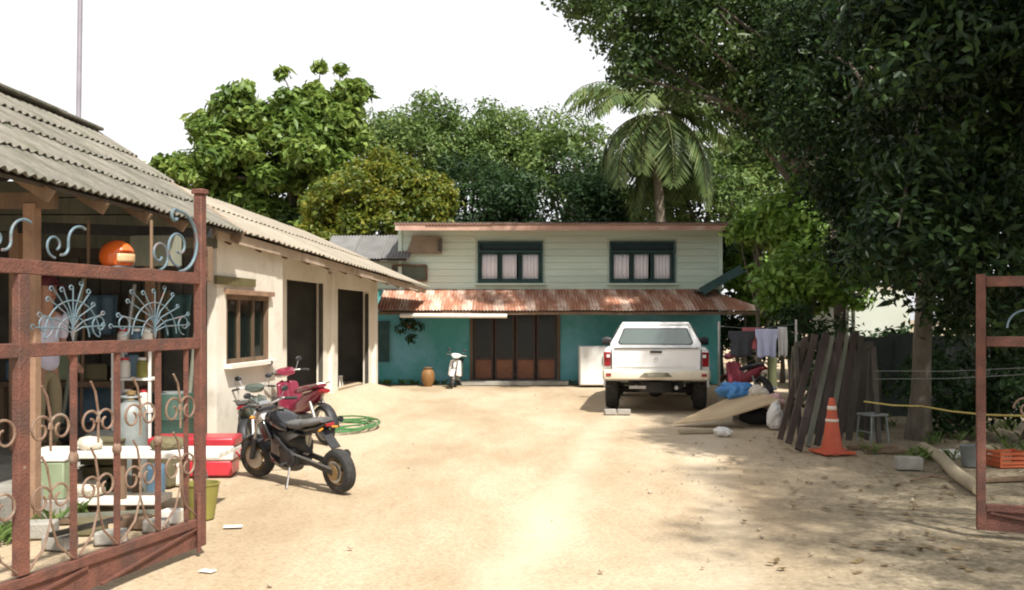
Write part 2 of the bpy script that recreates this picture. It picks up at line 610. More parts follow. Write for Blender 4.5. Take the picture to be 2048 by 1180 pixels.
M['maroon'] = pm('maroon_paint', (0.20, 0.022, 0.045), (0.15, 0.018, 0.035), 3, 0.25, coat=0.5, c3=(0.34, 0.20, 0.2), c3scale=4, c3amt=0.28)
M['pinkred'] = pm('faded_red_paint', (0.45, 0.09, 0.12), (0.36, 0.07, 0.10), 4, 0.35, coat=0.3)
M['greybike'] = pm('dull_grey_green_paint', (0.10, 0.12, 0.10), (0.06, 0.075, 0.06), 4, 0.45)
M['orangecone'] = pm('orange_cone_rubber', (0.52, 0.10, 0.045), (0.42, 0.075, 0.035), 6, 0.6, c3=(0.30, 0.10, 0.06), c3scale=5, c3amt=0.38)
M['conewhite'] = pm('dirty_reflective_band', (0.72, 0.62, 0.52), (0.58, 0.48, 0.38), 8, 0.6)
M['ply'] = pm('weathered_plywood', (0.50, 0.38, 0.23), (0.38, 0.27, 0.16), 2.5, 0.8, bump=0.2, bscale=30, stretch=(0.4, 2, 1), c3=(0.55, 0.47, 0.36), c3scale=1.8, c3amt=0.38)
M['paletimber'] = pm('pale_timber', (0.40, 0.34, 0.23), (0.28, 0.23, 0.15), 4, 0.8, bump=0.3, bscale=25, objvar=0.15)
M['bluetarp'] = pm('blue_tarpaulin', (0.07, 0.24, 0.52), (0.05, 0.18, 0.42), 5, 0.45, bump=0.2, bscale=12)
M['sack'] = pm('dirty_white_sack', (0.60, 0.55, 0.46), (0.44, 0.39, 0.31), 6, 0.9, bump=0.3)
M['pinksack'] = pm('faded_pink_bag', (0.62, 0.40, 0.38), (0.50, 0.30, 0.28), 6, 0.8, bump=0.2)
M['redplastic'] = pm('red_plastic', (0.50, 0.035, 0.05), (0.40, 0.028, 0.04), 4, 0.35, coat=0.2)
M['whiteplastic'] = pm('white_plastic', (0.74, 0.70, 0.64), (0.64, 0.60, 0.53), 4, 0.45)
M['greenbox'] = pm('pale_green_metal', (0.30, 0.35, 0.22), (0.22, 0.27, 0.16), 3, 0.6, c3=(0.24, 0.18, 0.11), c3scale=4, c3amt=0.34)
M['olive'] = pm('olive_plastic', (0.26, 0.24, 0.055), (0.19, 0.17, 0.045), 5, 0.5)
M['orangehelmet'] = pm('orange_helmet_shell', (0.72, 0.14, 0.02), (0.64, 0.11, 0.018), 3, 0.25, coat=0.5)
M['greyjug'] = pm('grey_steel_cylinder', (0.27, 0.29, 0.28), (0.18, 0.20, 0.19), 6, 0.55, metal=0.2)
M['tarp_olive'] = pm('olive_canvas', (0.15, 0.13, 0.07), (0.10, 0.085, 0.045), 5, 0.9, bump=0.3)
M['bluegrey'] = pm('faded_blue_plastic', (0.09, 0.16, 0.22), (0.06, 0.11, 0.16), 5, 0.5)
M['hose'] = pm('green_hose', (0.075, 0.20, 0.075), (0.06, 0.15, 0.055), 20, 0.4)
M['rope'] = pm('yellow_rope', (0.62, 0.50, 0.16), (0.48, 0.37, 0.12), 30, 0.8)
M['wire'] = pm('grey_wire', (0.22, 0.24, 0.24), (0.15, 0.16, 0.16), 30, 0.5)
M['dish'] = pm('grey_mesh_dish', (0.24, 0.235, 0.23), (0.18, 0.175, 0.17), 6, 0.6, metal=0.3)
M['mast'] = pm('galvanised_mast', (0.34, 0.32, 0.36), (0.27, 0.25, 0.29), 5, 0.5, metal=0.4)
M['bark'] = pm('grey_brown_bark', (0.14, 0.12, 0.09), (0.075, 0.062, 0.046), 9, 0.95, bump=0.8, bscale=22, stretch=(1, 1, 0.35))
M['palmbark'] = pm('palm_bark', (0.30, 0.25, 0.19), (0.19, 0.155, 0.115), 6, 0.95, bump=0.5, bscale=25, stretch=(1, 1, 2.5))
M['orangejunk'] = pm('orange_plastic', (0.50, 0.12, 0.045), (0.38, 0.085, 0.03), 5, 0.5)
M['orangejar'] = pm('ochre_clay', (0.27, 0.135, 0.045), (0.19, 0.095, 0.03), 5, 0.6)
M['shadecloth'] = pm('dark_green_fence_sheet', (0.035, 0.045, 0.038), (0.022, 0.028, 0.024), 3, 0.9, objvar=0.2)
M['palewall'] = pm('pale_neighbour_wall', (0.60, 0.62, 0.54), (0.50, 0.52, 0.44), 1.0, 0.85, c3=(0.40, 0.40, 0.32), c3scale=1.0, c3amt=0.34)
M['skin'] = pm('skin', (0.36, 0.19, 0.125), (0.31, 0.16, 0.105), 9, 0.55)
M['hairmat'] = pm('dark_maroon_cap', (0.11, 0.02, 0.025), (0.075, 0.014, 0.018), 9, 0.8)
M['shirt'] = pm('pale_lavender_shirt', (0.58, 0.57, 0.68), (0.50, 0.49, 0.60), 5, 0.9, bump=0.2, bscale=14)
M['khaki'] = pm('khaki_cloth', (0.30, 0.25, 0.15), (0.22, 0.18, 0.105), 5, 0.9, bump=0.2, bscale=14)
M['clothdark'] = pm('dark_grey_cloth', (0.075, 0.075, 0.085), (0.05, 0.05, 0.055), 5, 0.9)
M['clothpink'] = pm('coral_cloth', (0.62, 0.17, 0.19), (0.50, 0.13, 0.15), 5, 0.9)
M['clothlav'] = pm('pale_blue_cloth', (0.60, 0.62, 0.80), (0.50, 0.52, 0.70), 6, 0.9)
M['clothwhite'] = pm('white_cloth', (0.74, 0.72, 0.68), (0.62, 0.60, 0.56), 6, 0.9)

L_light = leafmat('light_green_leaf', (0.060, 0.110, 0.020), (0.115, 0.185, 0.034), (0.22, 0.29, 0.07))
L_yellow = leafmat('yellow_green_leaf', (0.045, 0.080, 0.011), (0.105, 0.135, 0.016), (0.215, 0.210, 0.026), cscale=0.9)
L_mid = leafmat('mid_green_leaf', (0.045, 0.085, 0.022), (0.090, 0.150, 0.035), (0.165, 0.225, 0.065))
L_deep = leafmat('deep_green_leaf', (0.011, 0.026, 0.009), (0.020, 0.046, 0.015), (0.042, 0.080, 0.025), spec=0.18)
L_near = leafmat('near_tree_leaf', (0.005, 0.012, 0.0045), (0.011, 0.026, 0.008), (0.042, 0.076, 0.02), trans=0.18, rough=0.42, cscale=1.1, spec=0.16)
L_deep2 = leafmat('tall_tree_leaf', (0.016, 0.036, 0.009), (0.034, 0.066, 0.014), (0.075, 0.115, 0.028))
L_bush = leafmat('bright_bush_leaf', (0.075, 0.15, 0.022), (0.14, 0.25, 0.038), (0.25, 0.36, 0.09), rough=0.35, cscale=1.0)
L_palm = leafmat('palm_leaf', (0.045, 0.075, 0.022), (0.080, 0.125, 0.034), (0.145, 0.185, 0.06), cscale=1.2)
L_dry = leafmat('dry_leaf', (0.10, 0.065, 0.03), (0.18, 0.12, 0.055), (0.28, 0.20, 0.10), trans=0.1, rough=0.8)
L_banana = leafmat('banana_leaf', (0.12, 0.22, 0.02), (0.20, 0.30, 0.03), (0.30, 0.38, 0.05), trans=0.4)

# ------------------------------------------------------------------ ground
def ground_mat():
    m = bpy.data.materials.new('packed_sandy_earth')
    m.use_nodes = True
    N, L = m.node_tree.nodes, m.node_tree.links
    b = N['Principled BSDF']
    b.inputs['Roughness'].default_value = 0.95
    b.inputs['Specular IOR Level'].default_value = 0.15
    ge = N.new('ShaderNodeNewGeometry')
    pos = ge.outputs['Position']
    def noise(scale, detail=5, rough=0.6, vec=pos):
        n = N.new('ShaderNodeTexNoise')
        n.inputs['Scale'].default_value = scale
        n.inputs['Detail'].default_value = detail
        n.inputs['Roughness'].default_value = rough
        L.new(vec, n.inputs['Vector'])
        return n.outputs['Fac']
    def ramp(fac, *st):
        r = N.new('ShaderNodeValToRGB')
        el = r.color_ramp.elements
        el[0].position, el[0].color = st[0][0], (*st[0][1], 1)
        el[1].position, el[1].color = st[-1][0], (*st[-1][1], 1)
        for p, c in st[1:-1]:
            e = el.new(p)
            e.color = (*c, 1)
        L.new(fac, r.inputs['Fac'])
        return r.outputs['Color']
    def mix(fac, a, b2, mode='MIX'):
        x = N.new('ShaderNodeMix')
        x.data_type = 'RGBA'
        x.blend_type = mode
        if isinstance(fac, (int, float)):
            x.inputs['Factor'].default_value = fac
        else:
            L.new(fac, x.inputs['Factor'])
        for sock, val in ((6, a), (7, b2)):
            if isinstance(val, tuple):
                x.inputs[sock].default_value = (*val, 1)
            else:
                L.new(val, x.inputs[sock])
        return x.outputs[2]
    mp = N.new('ShaderNodeMapping')
    mp.inputs['Scale'].default_value = (1.0, 0.35, 1.0)
    L.new(pos, mp.inputs['Vector'])
    sand = ramp(noise(0.55, 6, 0.62, mp.outputs[0]), (0.28, (0.31, 0.23, 0.145)), (0.44, (0.42, 0.325, 0.215)), (0.56, (0.50, 0.40, 0.28)), (0.74, (0.575, 0.48, 0.355)))
    grain = ramp(noise(38, 6, 0.75), (0.30, (0.62, 0.60, 0.57)), (0.52, (1, 1, 1)), (0.75, (1.16, 1.15, 1.12)))
    col = mix(1.0, sand, grain, 'MULTIPLY')
    # two pale packed wheel tracks that swing from the gate to the pickup
    sp = N.new('ShaderNodeSeparateXYZ')
    L.new(pos, sp.inputs[0])
    def mth(op, a, b2):
        x = N.new('ShaderNodeMath')
        x.operation = op
        for k_, v_ in enumerate((a, b2)):
            if isinstance(v_, (int, float)):
                x.inputs[k_].default_value = v_
            elif v_ is not None:
                L.new(v_, x.inputs[k_])
        return x.outputs[0]
    path = mth('ADD', mth('MULTIPLY', sp.outputs['Y'], 0.17), mth('MULTIPLY', noise(0.35, 2), 0.9))
    off = mth('ABSOLUTE', mth('SUBTRACT', mth('SUBTRACT', sp.outputs['X'], path), -0.75), None)
    trk = mth('ABSOLUTE', mth('SUBTRACT', off, 0.72), None)
    tm = N.new('ShaderNodeMapRange')
    tm.inputs['From Min'].default_value = 0.34
    tm.inputs['From Max'].default_value = 0.08
    L.new(trk, tm.inputs['Value'])
    tf = mth('MULTIPLY', tm.outputs[0], mth('MULTIPLY', noise(2.2, 4), 0.7))
    col = mix(tf, col, (0.60, 0.515, 0.39))
    # the stony, trodden strip on the right and by the gate
    sx = N.new('ShaderNodeSeparateXYZ')
    L.new(pos, sx.inputs[0])
    a1 = N.new('ShaderNodeMath')
    a1.operation = 'MULTIPLY_ADD'
    L.new(sx.outputs['Y'], a1.inputs[0])
    a1.inputs[1].default_value = -0.42
    L.new(sx.outputs['X'], a1.inputs[2])
    a2 = N.new('ShaderNodeMath')
    a2.operation = 'MULTIPLY_ADD'
    L.new(noise(0.8, 5, 0.65), a2.inputs[0])
    a2.inputs[1].default_value = 3.2
    L.new(a1.outputs[0], a2.inputs[2])
    mr = N.new('ShaderNodeMapRange')
    mr.inputs['From Min'].default_value = -0.3
    mr.inputs['From Max'].default_value = 1.6
    L.new(a2.outputs[0], mr.inputs['Value'])
    grav = ramp(noise(16, 6, 0.7), (0.30, (0.13, 0.105, 0.07)), (0.50, (0.26, 0.215, 0.145)), (0.70, (0.40, 0.335, 0.235)))
    col = mix(mr.outputs[0], col, grav)
    vo = N.new('ShaderNodeTexVoronoi')
    vo.inputs['Scale'].default_value = 26
    L.new(pos, vo.inputs['Vector'])
    stones = ramp(vo.outputs['Distance'], (0.05, (0.85, 0.82, 0.78)), (0.16, (1, 1, 1)))
    col = mix(0.8, col, stones, 'MULTIPLY')
    L.new(col, b.inputs['Base Color'])
    bp = N.new('ShaderNodeBump')
    bp.inputs['Strength'].default_value = 0.55
    bp.inputs['Distance'].default_value = 0.03
    L.new(noise(24, 6, 0.7), bp.inputs['Height'])
    L.new(bp.outputs[0], b.inputs['Normal'])
    return m

def ground_z(x, y):
    k = 0.014 * mnoise.noise(Vector((x * 0.6, y * 0.5, 3.0))) + 0.007 * mnoise.noise(Vector((x * 2.1, y * 2.1, 9.0)))
    return k - 0.012

gx = [-600, -200, -80, -40] + [-20 + 0.25 * i for i in range(161)] + [40, 80, 200, 600]
gy = [-200, -60, -15] + [-4 + 0.25 * i for i in range(161)] + [50, 80, 200, 600, 1200]
mb = MB()
mb.v = [(x, y, ground_z(x, y) if abs(x) < 19 and -3 < y < 35 else -0.012) for y in gy for x in gx]
nx = len(gx)
mb.f = [(j * nx + i, j * nx + i + 1, (j + 1) * nx + i + 1, (j + 1) * nx + i) for j in range(len(gy) - 1) for i in range(nx - 1)]
tag(mb.build('ground', ground_mat(), smooth=True, angle=180), 'pale sandy earth yard, stony on the right', None, None, 'structure')

# ------------------------------------------------------------------ left house (workshop, veranda)
def wave_sheet(width, length, pitch=0.15, amp=0.022, thick=0.012):
    """one corrugated sheet: x along the eave, y up the slope, z out of the roof"""
    n = max(8, int(width / pitch * 10))
    mb = MB()
    rows = 3
    for lay in (0, 1):
        for j in range(rows):
            for i in range(n + 1):
                x = width * i / n
                mb.v.append((x, length * j / (rows - 1), amp * math.sin(2 * math.pi * x / pitch) - lay * thick))
    A = lambda lay, j, i: lay * rows * (n + 1) + j * (n + 1) + i
    for j in range(rows - 1):
        for i in range(n):
            mb.f.append((A(0, j, i), A(0, j, i + 1), A(0, j + 1, i + 1), A(0, j + 1, i)))
            mb.f.append((A(1, j, i), A(1, j + 1, i), A(1, j + 1, i + 1), A(1, j, i + 1)))
    for i in range(n):
        mb.f.append((A(0, 0, i), A(1, 0, i), A(1, 0, i + 1), A(0, 0, i + 1)))
        mb.f.append((A(0, rows - 1, i), A(0, rows - 1, i + 1), A(1, rows - 1, i + 1), A(1, rows - 1, i)))
    for j in range(rows - 1):
        mb.f.append((A(0, j, 0), A(0, j + 1, 0), A(1, j + 1, 0), A(1, j, 0)))
        mb.f.append((A(0, j, n), A(1, j, n), A(1, j + 1, n), A(0, j + 1, n)))
    return mb

def roof_matrix(origin, along, upslope):
    x = Vector(along).normalized()
    y = Vector(upslope)
    y = (y - x * y.dot(x)).normalized()
    z = x.cross(y)
    if z.z < 0:
        z = -z
    m = Matrix((x, y, z)).transposed().to_4x4()
    m.translation = Vector(origin)
    return m

def lay_sheets(parent, name, mat, origin, along, upslope, total, sheet_w, course_l, courses, overlap=0.12, seed=1, jit=0.012, lift=0.03, pitch=0.15, amp=0.022):
    """courses of sheets, each sheet an object of its own"""
    rnd = random.Random(seed)
    base = wave_sheet(sheet_w + 0.07, course_l, pitch, amp).mesh('sheet')
    base.materials.append(mat)
    m0 = roof_matrix(origin, along, upslope)
    n = int(math.ceil(total / sheet_w))
    pin = WM[parent.name].inverted()
    for c in range(courses):
        for i in range(n):
            o = bpy.data.objects.new(name, base)
            COL.objects.link(o)
            o.parent = parent
            o.matrix_parent_inverse = pin
            loc = Vector((i * sheet_w + rnd.uniform(-jit, jit), c * (course_l - overlap) + rnd.uniform(-0.03, 0.03), lift * (1.0) + 0.004 * (i % 2)))
            rot = Matrix.Rotation(-lift * 0.9 / course_l, 4, 'X') @ Matrix.Rotation(rnd.uniform(-0.006, 0.006), 4, 'Z')
            o.matrix_local = m0 @ Matrix.Translation(loc) @ rot
            o.matrix_basis = m0 @ Matrix.Translation(loc) @ rot

house = thing('workshop_house', 'cream house with an open workshop and old tiled roof on the left', 'house', (-5.2, 11.0, 0))
EV0, EV1 = Vector((-3.50, 5.2, 2.62)), Vector((-3.30, 11.25, 2.67))      # eave of the main roof
RG0, RG1 = Vector((-5.27, 5.2, 3.84)), Vector((-5.08, 11.25, 3.84))      # its ridge
roof = MB()
roof.prism([EV0 + Vector((0.04, 0, -0.05)), EV1 + Vector((0.04, -0.05, -0.05)), RG1 + Vector((0, -0.05, -0.05)), RG0 + Vector((0, 0, -0.05))], (0, 0, -0.03))
roof.prism([RG0 + Vector((0, 0, -0.05)), RG1 + Vector((0, -0.05, -0.05)), RG1 + Vector((-2.2, -0.05, -1.4)), RG0 + Vector((-2.2, 0, -1.4))], (0, 0, -0.03))
main_roof = roof.build('roof', M['soffit'], house, world=True)
lay_sheets(main_roof, 'sheet', M['sheet'], EV0 + Vector((0.12, 0, -0.07)), EV1 - EV0, RG0 - EV0, (EV1 - EV0).length, 0.87, 0.66, 4, 0.12, seed=3, lift=0.035, pitch=0.124, amp=0.014, jit=0.025)
mb = MB()
for k in range(7):
    a, b = RG0.lerp(RG1, k / 7), RG0.lerp(RG1, (k + 1) / 7 + 0.02)
    mb.bar(a + Vector((0.07, 0, 0.03 + 0.006 * (k % 2))), b + Vector((0.07, 0, 0.03 + 0.006 * (k % 2))), 0.26, 0.04)
mb.build('ridge_cap', M['sheet'], main_roof, world=True, bevel=0.012)
# rafters and purlins under it
for k in range(8):
    y = k / 7.0
    a, b = EV0.lerp(EV1, y), RG0.lerp(RG1, y)
    MB().bar(a + Vector((0.08, 0, -0.14)), b + Vector((0, 0, -0.14)), 0.05, 0.1).build('rafter', M['oldwood'], main_roof, world=True)
mb = MB().bar(RG1 + Vector((0, 0.05, 0.0)), EV1 + Vector((0.1, 0.05, -0.08)), 0.03, 0.14)
mb.build('barge_board', M['fascia'], main_roof, world=True)
# posts and beams of the open workshop
PX = lambda x, Y: (x - HX) / F * Y
for px, Y, w in ((64, 7.4, 0.10), (32, 9.6, 0.10), (300, 10.9, 0.09)):
    x = PX(px, Y)
    MB().box((x, Y, 1.25), (w, w, 2.5)).build('post', M['brownpost'], house, world=True, bevel=0.008)
MB().bar((PX(40, 8.3), 8.3, 2.40), (PX(420, 10.2), 10.2, 2.52), 0.07, 0.10).build('beam', M['under'], house, world=True)
MB().bar((-6.8, 7.4, 2.52), (-3.55, 7.4, 2.52), 0.07, 0.12).build('beam', M['oldwood'], house, world=True)
# back wall of the workshop: upright boards
bw = MB()
bw.box((-5.25, 11.22, 1.25), (3.3, 0.04, 2.5))
bw.prism([(-6.9, 11.21, 2.45), (-3.55, 11.21, 2.45), (-5.08, 11.21, 3.74)], (0, 0.04, 0))
wb = bw.build('workshop_wall', M['soffit'], house, world=True)
for k in range(13):
    x = -6.8 + 0.245 * k
    h = 2.3 + 0.05 * random.random()
    MB().box((x + 0.12, 11.18, h / 2), (0.225, 0.025, h), rz=random.uniform(-0.02, 0.02)).build('board', M['darkwood'], wb, world=True)
for k in range(6):       # grey boards that close the gable above the beam
    z = 2.52 + 0.2 * k
    wdt = 3.3 * (1 - k / 7.0)
    MB().box((-5.1, 11.12, z), (wdt, 0.025, 0.185)).build('gable_board', M['greywood'], wb, world=True)
sw = MB().box((-6.95, 8.2, 1.3), (0.06, 6.0, 2.6))
sw.build('side_wall', M['darkwood'], house, world=True)
MB().box((-5.35, 8.4, 0.14), (3.2, 5.4, 0.28)).build('workshop_floor', M['concrete'], house, world=True)

# veranda roof running back along the yard
VE0, VE1 = Vector((-3.35, 10.9, 2.69)), Vector((-2.00, 22.2, 2.37))
up_v = Vector((-2.9, 0.35, 1.32))
vr = MB().prism([VE0 + Vector((-0.05, 0, -0.07)), VE1 + Vector((-0.05, 0, -0.07)), VE1 + up_v + Vector((0, 0, -0.07)), VE0 + up_v + Vector((0, 0, -0.07))], (0, 0, -0.02))
veranda = vr.build('veranda_roof', M['soffit'], house, world=True)
lay_sheets(veranda, 'sheet', M['sheet2'], VE0 + Vector((0.04, 0, -0.05)), VE1 - VE0, up_v, (VE1 - VE0).length, 0.95, 1.75, 2, 0.15, seed=5, lift=0.03, pitch=0.19, amp=0.013, jit=0.02)
for k in range(4):
    a, b = VE0.lerp(VE1, k / 4.0), VE0.lerp(VE1, (k + 1) / 4.0 - 0.002)
    MB().bar(a + Vector((-0.03, 0, -0.11)), b + Vector((-0.03, 0, -0.11)), 0.025, 0.12).build('fascia_board', M['fascia'], veranda, world=True)
for k in range(12):
    a = VE0.lerp(VE1, (k + 0.5) / 12.0)
    MB().bar(a + Vector((-0.06, 0, -0.15)), a + up_v + Vector((0, 0, -0.15)), 0.05, 0.09).build('rafter', M['oldwood'], veranda, world=True)

def wall_open(A, B, h, thick, openings):
    """upright wall from A to B with openings (s0, s1, z0, z1) in metres along it"""
    A, B = Vector(A), Vector(B)
    L = (B - A).length
    d = (B - A).normalized()
    mb = MB()
    xs = sorted({0.0, L} | {o[0] for o in openings} | {o[1] for o in openings})
    for s0, s1 in zip(xs, xs[1:]):
        op = [o for o in openings if o[0] < (s0 + s1) / 2 < o[1]]
        spans = [(0.0, h)] if not op else [(0.0, op[0][2]), (op[0][3], h)]
        for z0, z1 in spans:
            if z1 - z0 > 0.005:
                mb.bar(A + d * s0 + Vector((0, 0, (z0 + z1) / 2)), A + d * s1 + Vector((0, 0, (z0 + z1) / 2)), thick, z1 - z0)
    return mb, d, L

WDIR = (Vector((VE1.x, VE1.y, 0)) - Vector((VE0.x, VE0.y, 0))).normalized()
WL0 = Vector((VE0.x - 0.20, VE0.y, 0))
def along(A, B, px):
    """distance along A-B where the photograph's column px meets it"""
    k = (px - HX) / F
    d = (B - A)
    t = (k * A.y - A.x) / (d.x - k * d.y)
    return t * d.length
WA = WL0 + WDIR * 0.25
WC = WA + WDIR * along(WA, WA + WDIR, 557)         # lit wall with the window
w0, w1 = along(WA, WC, 443), along(WA, WC, 530)
mb, wd, wL = wall_open(WA, WC, 2.62, 0.12, [(w0, w1, 1.05, 1.90)])
mb.build('wall', M['cream'], house, world=True)
wn_ = Vector((wd.y, -wd.x, 0))      # towards the camera
win = MB()
c0, c1 = WA + wd * w0, WA + wd * w1
for z in (1.08, 1.87):
    win.bar(c0 + Vector((0, 0, z)), c1 + Vector((0, 0, z)), 0.10, 0.06)
for s in (0.03, w1 - w0 - 0.03):
    q = c0 + wd * s
    win.bar(q + Vector((0, 0, 1.11)), q + Vector((0, 0, 1.84)), 0.06, 0.10, up=tuple(wn_))
window = win.build('window', M['oldwood'], house, world=True)
for k in (1, 2):
    q = c0 + wd * ((w1 - w0) * k / 3)
    MB().bar(q + Vector((0, 0, 1.11)), q + Vector((0, 0, 1.84)), 0.04, 0.06, up=tuple(wn_)).build('mullion', M['oldwood'], window, world=True)
for k in range(3):
    a = c0 + wd * ((w1 - w0) * k / 3 + 0.03) - wn_ * 0.0
    b = c0 + wd * ((w1 - w0) * (k + 1) / 3 - 0.03)
    MB().bar(a + Vector((0, 0, 1.475)), b + Vector((0, 0, 1.475)), 0.008, 0.73).build('pane', glassmat('clear_dusty_glass', (0.03, 0.035, 0.03), 0.3, 0.72), window, world=True)
cur = MB().grid(lambda u, v: c0 - wn_ * (0.09 + 0.015 * math.sin(u * 40)) + wd * (0.05 + 0.30 * u) + Vector((0, 0, 1.12 + 0.71 * v)), 24, 2)
cur.build('curtain', pm('ochre_curtain', (0.46, 0.34, 0.08), (0.34, 0.24, 0.05), 9, 0.9), window, world=True, solid=0.006)
MB().bar(c0 - wd * 0.07 + Vector((0, 0, 1.03)) + wn_ * 0.09, c1 + wd * 0.07 + Vector((0, 0, 1.03)) + wn_ * 0.09, 0.14, 0.05).build('sill', M['cream'], window, world=True)
MB().bar(c0 - wd * 0.06 + Vector((0, 0, 1.93)) + wn_ * 0.09, c1 + wd * 0.05 + Vector((0, 0, 1.93)) + wn_ * 0.09, 0.06, 0.06).build('lintel', M['brownpost'], window, world=True)
va, vb = along(WA, WC, 418), along(WA, WC, 497)
MB().bar(WA + wd * va + wn_ * 0.08 + Vector((0, 0, 2.06)), WA + wd * vb + wn_ * 0.08 + Vector((0, 0, 2.06)), 0.04, 0.10).build('vent_slot', pm('olive_vent', (0.14, 0.12, 0.05)), house, world=True)
# side facade with two tall openings
SA = WC - Vector((WDIR.y, -WDIR.x, 0)) * 0.42 + WDIR * 0.001
SB = SA + WDIR * along(SA, SA + WDIR, 750)
o1 = (along(SA, SB, 566), along(SA, SB, 640))
o2 = (along(SA, SB, 669), along(SA, SB, 732))
z_top = 2.16
mb, sd_, sL = wall_open(SA, SB, 2.68, 0.12, [(o1[0], o1[1], 0.02, z_top + 0.06), (o2[0], o2[1], 0.02, z_top)])
mb.build('wall', M['cream'], house, world=True)
sn_ = Vector((sd_.y, -sd_.x, 0))
MB().bar(WC + Vector((0, 0, 1.28)) - Vector((WDIR.y, -WDIR.x, 0)) * 0.055, SA + Vector((0, 0, 1.28)), 0.10, 2.5).build('return_wall', M['cream'], house, world=True)
for px in (653, 741):
    s_ = along(SA, SB, px)
    q = SA + sd_ * s_ + sn_ * 0.06
    MB().box((q.x, q.y, 1.2), (0.16, 0.14, 2.4), rz=math.atan2(sd_.y, sd_.x)).build('pillar', M['cream'], house, world=True, bevel=0.012)
for oo, zt in ((o1, z_top + 0.05), (o2, z_top - 0.05)):
    for s in oo:
        q = SA + sd_ * s + sn_ * 0.02
        MB().bar(q + Vector((0, 0, 0.02)), q + Vector((0, 0, zt)), 0.04, 0.07, up=tuple(sn_)).build('door_jamb', M['darkwood'], house, world=True)
    # a dark folding leaf pushed to one side
    q = SA + sd_ * lerp(oo[0], oo[1], 0.12) - sn_ * 0.06
    q2 = SA + sd_ * lerp(oo[0], oo[1], 0.42) - sn_ * 0.22
    MB().bar(q + Vector((0, 0, 1.15)), q2 + Vector((0, 0, 1.15)), 0.03, 2.05).build('door', M['doordark'], house, world=True)
# rooms behind the openings
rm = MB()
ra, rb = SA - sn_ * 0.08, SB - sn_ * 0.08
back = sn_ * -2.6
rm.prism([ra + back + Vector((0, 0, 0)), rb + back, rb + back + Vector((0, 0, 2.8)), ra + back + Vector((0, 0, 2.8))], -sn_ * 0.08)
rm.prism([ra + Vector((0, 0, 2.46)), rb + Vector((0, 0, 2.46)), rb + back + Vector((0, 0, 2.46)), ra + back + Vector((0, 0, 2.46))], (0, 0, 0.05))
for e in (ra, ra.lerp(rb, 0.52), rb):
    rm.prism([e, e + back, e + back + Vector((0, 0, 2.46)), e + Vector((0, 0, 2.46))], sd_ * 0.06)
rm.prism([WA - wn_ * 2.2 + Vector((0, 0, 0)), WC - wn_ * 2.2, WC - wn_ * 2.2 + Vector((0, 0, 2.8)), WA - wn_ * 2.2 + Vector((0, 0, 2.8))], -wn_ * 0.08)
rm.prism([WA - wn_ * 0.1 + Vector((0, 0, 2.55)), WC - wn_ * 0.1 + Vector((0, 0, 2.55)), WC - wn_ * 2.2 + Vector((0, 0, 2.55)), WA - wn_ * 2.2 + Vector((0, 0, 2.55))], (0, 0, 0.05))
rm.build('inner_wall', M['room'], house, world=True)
sandc = pm('sandy_concrete', (0.50, 0.39, 0.26), (0.42, 0.32, 0.20), 3, 0.95, bump=0.3)
MB().prism([SA - sn_ * 2.5, SB - sn_ * 2.5 + WDIR * 0.2, SB - sn_ * 0.07 + WDIR * 0.2, SA - sn_ * 0.07], (0, 0, 0.30)).build('room_floor', sandc, house, world=True)
# trodden earth bank that climbs to the door sills
b0, b1 = SA - WDIR * 1.6, SB + WDIR * 1.5
def bank(u, v):
    q = b0.lerp(b1, u)
    k = min(1.0, u * 5) * min(1.0, (1 - u) * 4.5)
    w = 1.05 + 0.12 * mnoise.noise(Vector((u * 7, 2, 0)))
    z = 0.30 * k * (0.5 + 0.5 * math.cos(math.pi * v)) - 0.03 * v
    return q + sn_ * (0.062 + w * v) + Vector((0, 0, z + 0.012 * mnoise.noise(Vector((u * 30, v * 5, 1)))))
tag(MB().grid(bank, 60, 12).build('earth_bank', ground_mat(), smooth=True, angle=180), 'sandy bank rising to the door sills of the left house', None, None, 'structure')

mast = thing('antenna_mast', 'thin grey antenna mast standing behind the old roof', 'antenna', (PX(158, 11.9), 11.9, 0))
a, b = P(157, 245, 11.9), P(165, -330, 11.9)
MB().tube([(a.x - 0.03, a.y, 0), a, b], [0.032, 0.032, 0.027], 10).build('pole', M['mast'], mast, world=True)
for k, ln in ((0, 0.9), (0.35, 0.75), (0.7, 0.6)):
    MB().tube([b + Vector((-ln / 2, 0, -k)), b + Vector((ln / 2, 0, -k))], 0.008, 6).build('element', M['steel'], mast, world=True)

# ------------------------------------------------------------------ green two-storey house
gh = thing('green_house', 'two-storey house, pale mint boards above, teal wall and rusty awning below', 'house', (1.2, 23.4, 0))
GY = 23.4
gX = lambda px, Y=GY: (px - HX) / F * Y
gZ = lambda py, Y=GY: EYE + (HY - py) / F * Y
xl, xr = gX(640), gX(1441)
# lower storey
dl, dr = gX(946), gX(1114)
low = MB()
low.box(((xl + dl) / 2, GY + 0.07, 1.15), (dl - xl, 0.14, 2.3))
low.box(((dr + xr) / 2, GY + 0.07, 1.15), (xr - dr, 0.14, 2.3))
low.box(((dl + dr) / 2, GY + 0.07, 2.12), (dr - dl, 0.14, 0.36))
low.box((xr - 0.07, GY + 2.6, 1.15), (0.14, 4.9, 2.3))
low.box((xl + 0.07, GY + 2.6, 1.15), (0.14, 4.9, 2.3))
low.build('lower_wall', M['teal'], gh, world=True)
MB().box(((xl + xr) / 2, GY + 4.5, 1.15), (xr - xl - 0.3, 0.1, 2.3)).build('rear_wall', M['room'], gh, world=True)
MB().box(((xl + xr) / 2, GY + 2.4, 2.27), (xr - xl - 0.3, 4.6, 0.08)).build('upper_floor', M['soffit'], gh, world=True)
MB().box(((dl + dr) / 2, GY - 0.28, 0.05), (dr - dl + 0.5, 0.6, 0.10)).build('step', M['concrete'], gh, world=True, bevel=0.01)
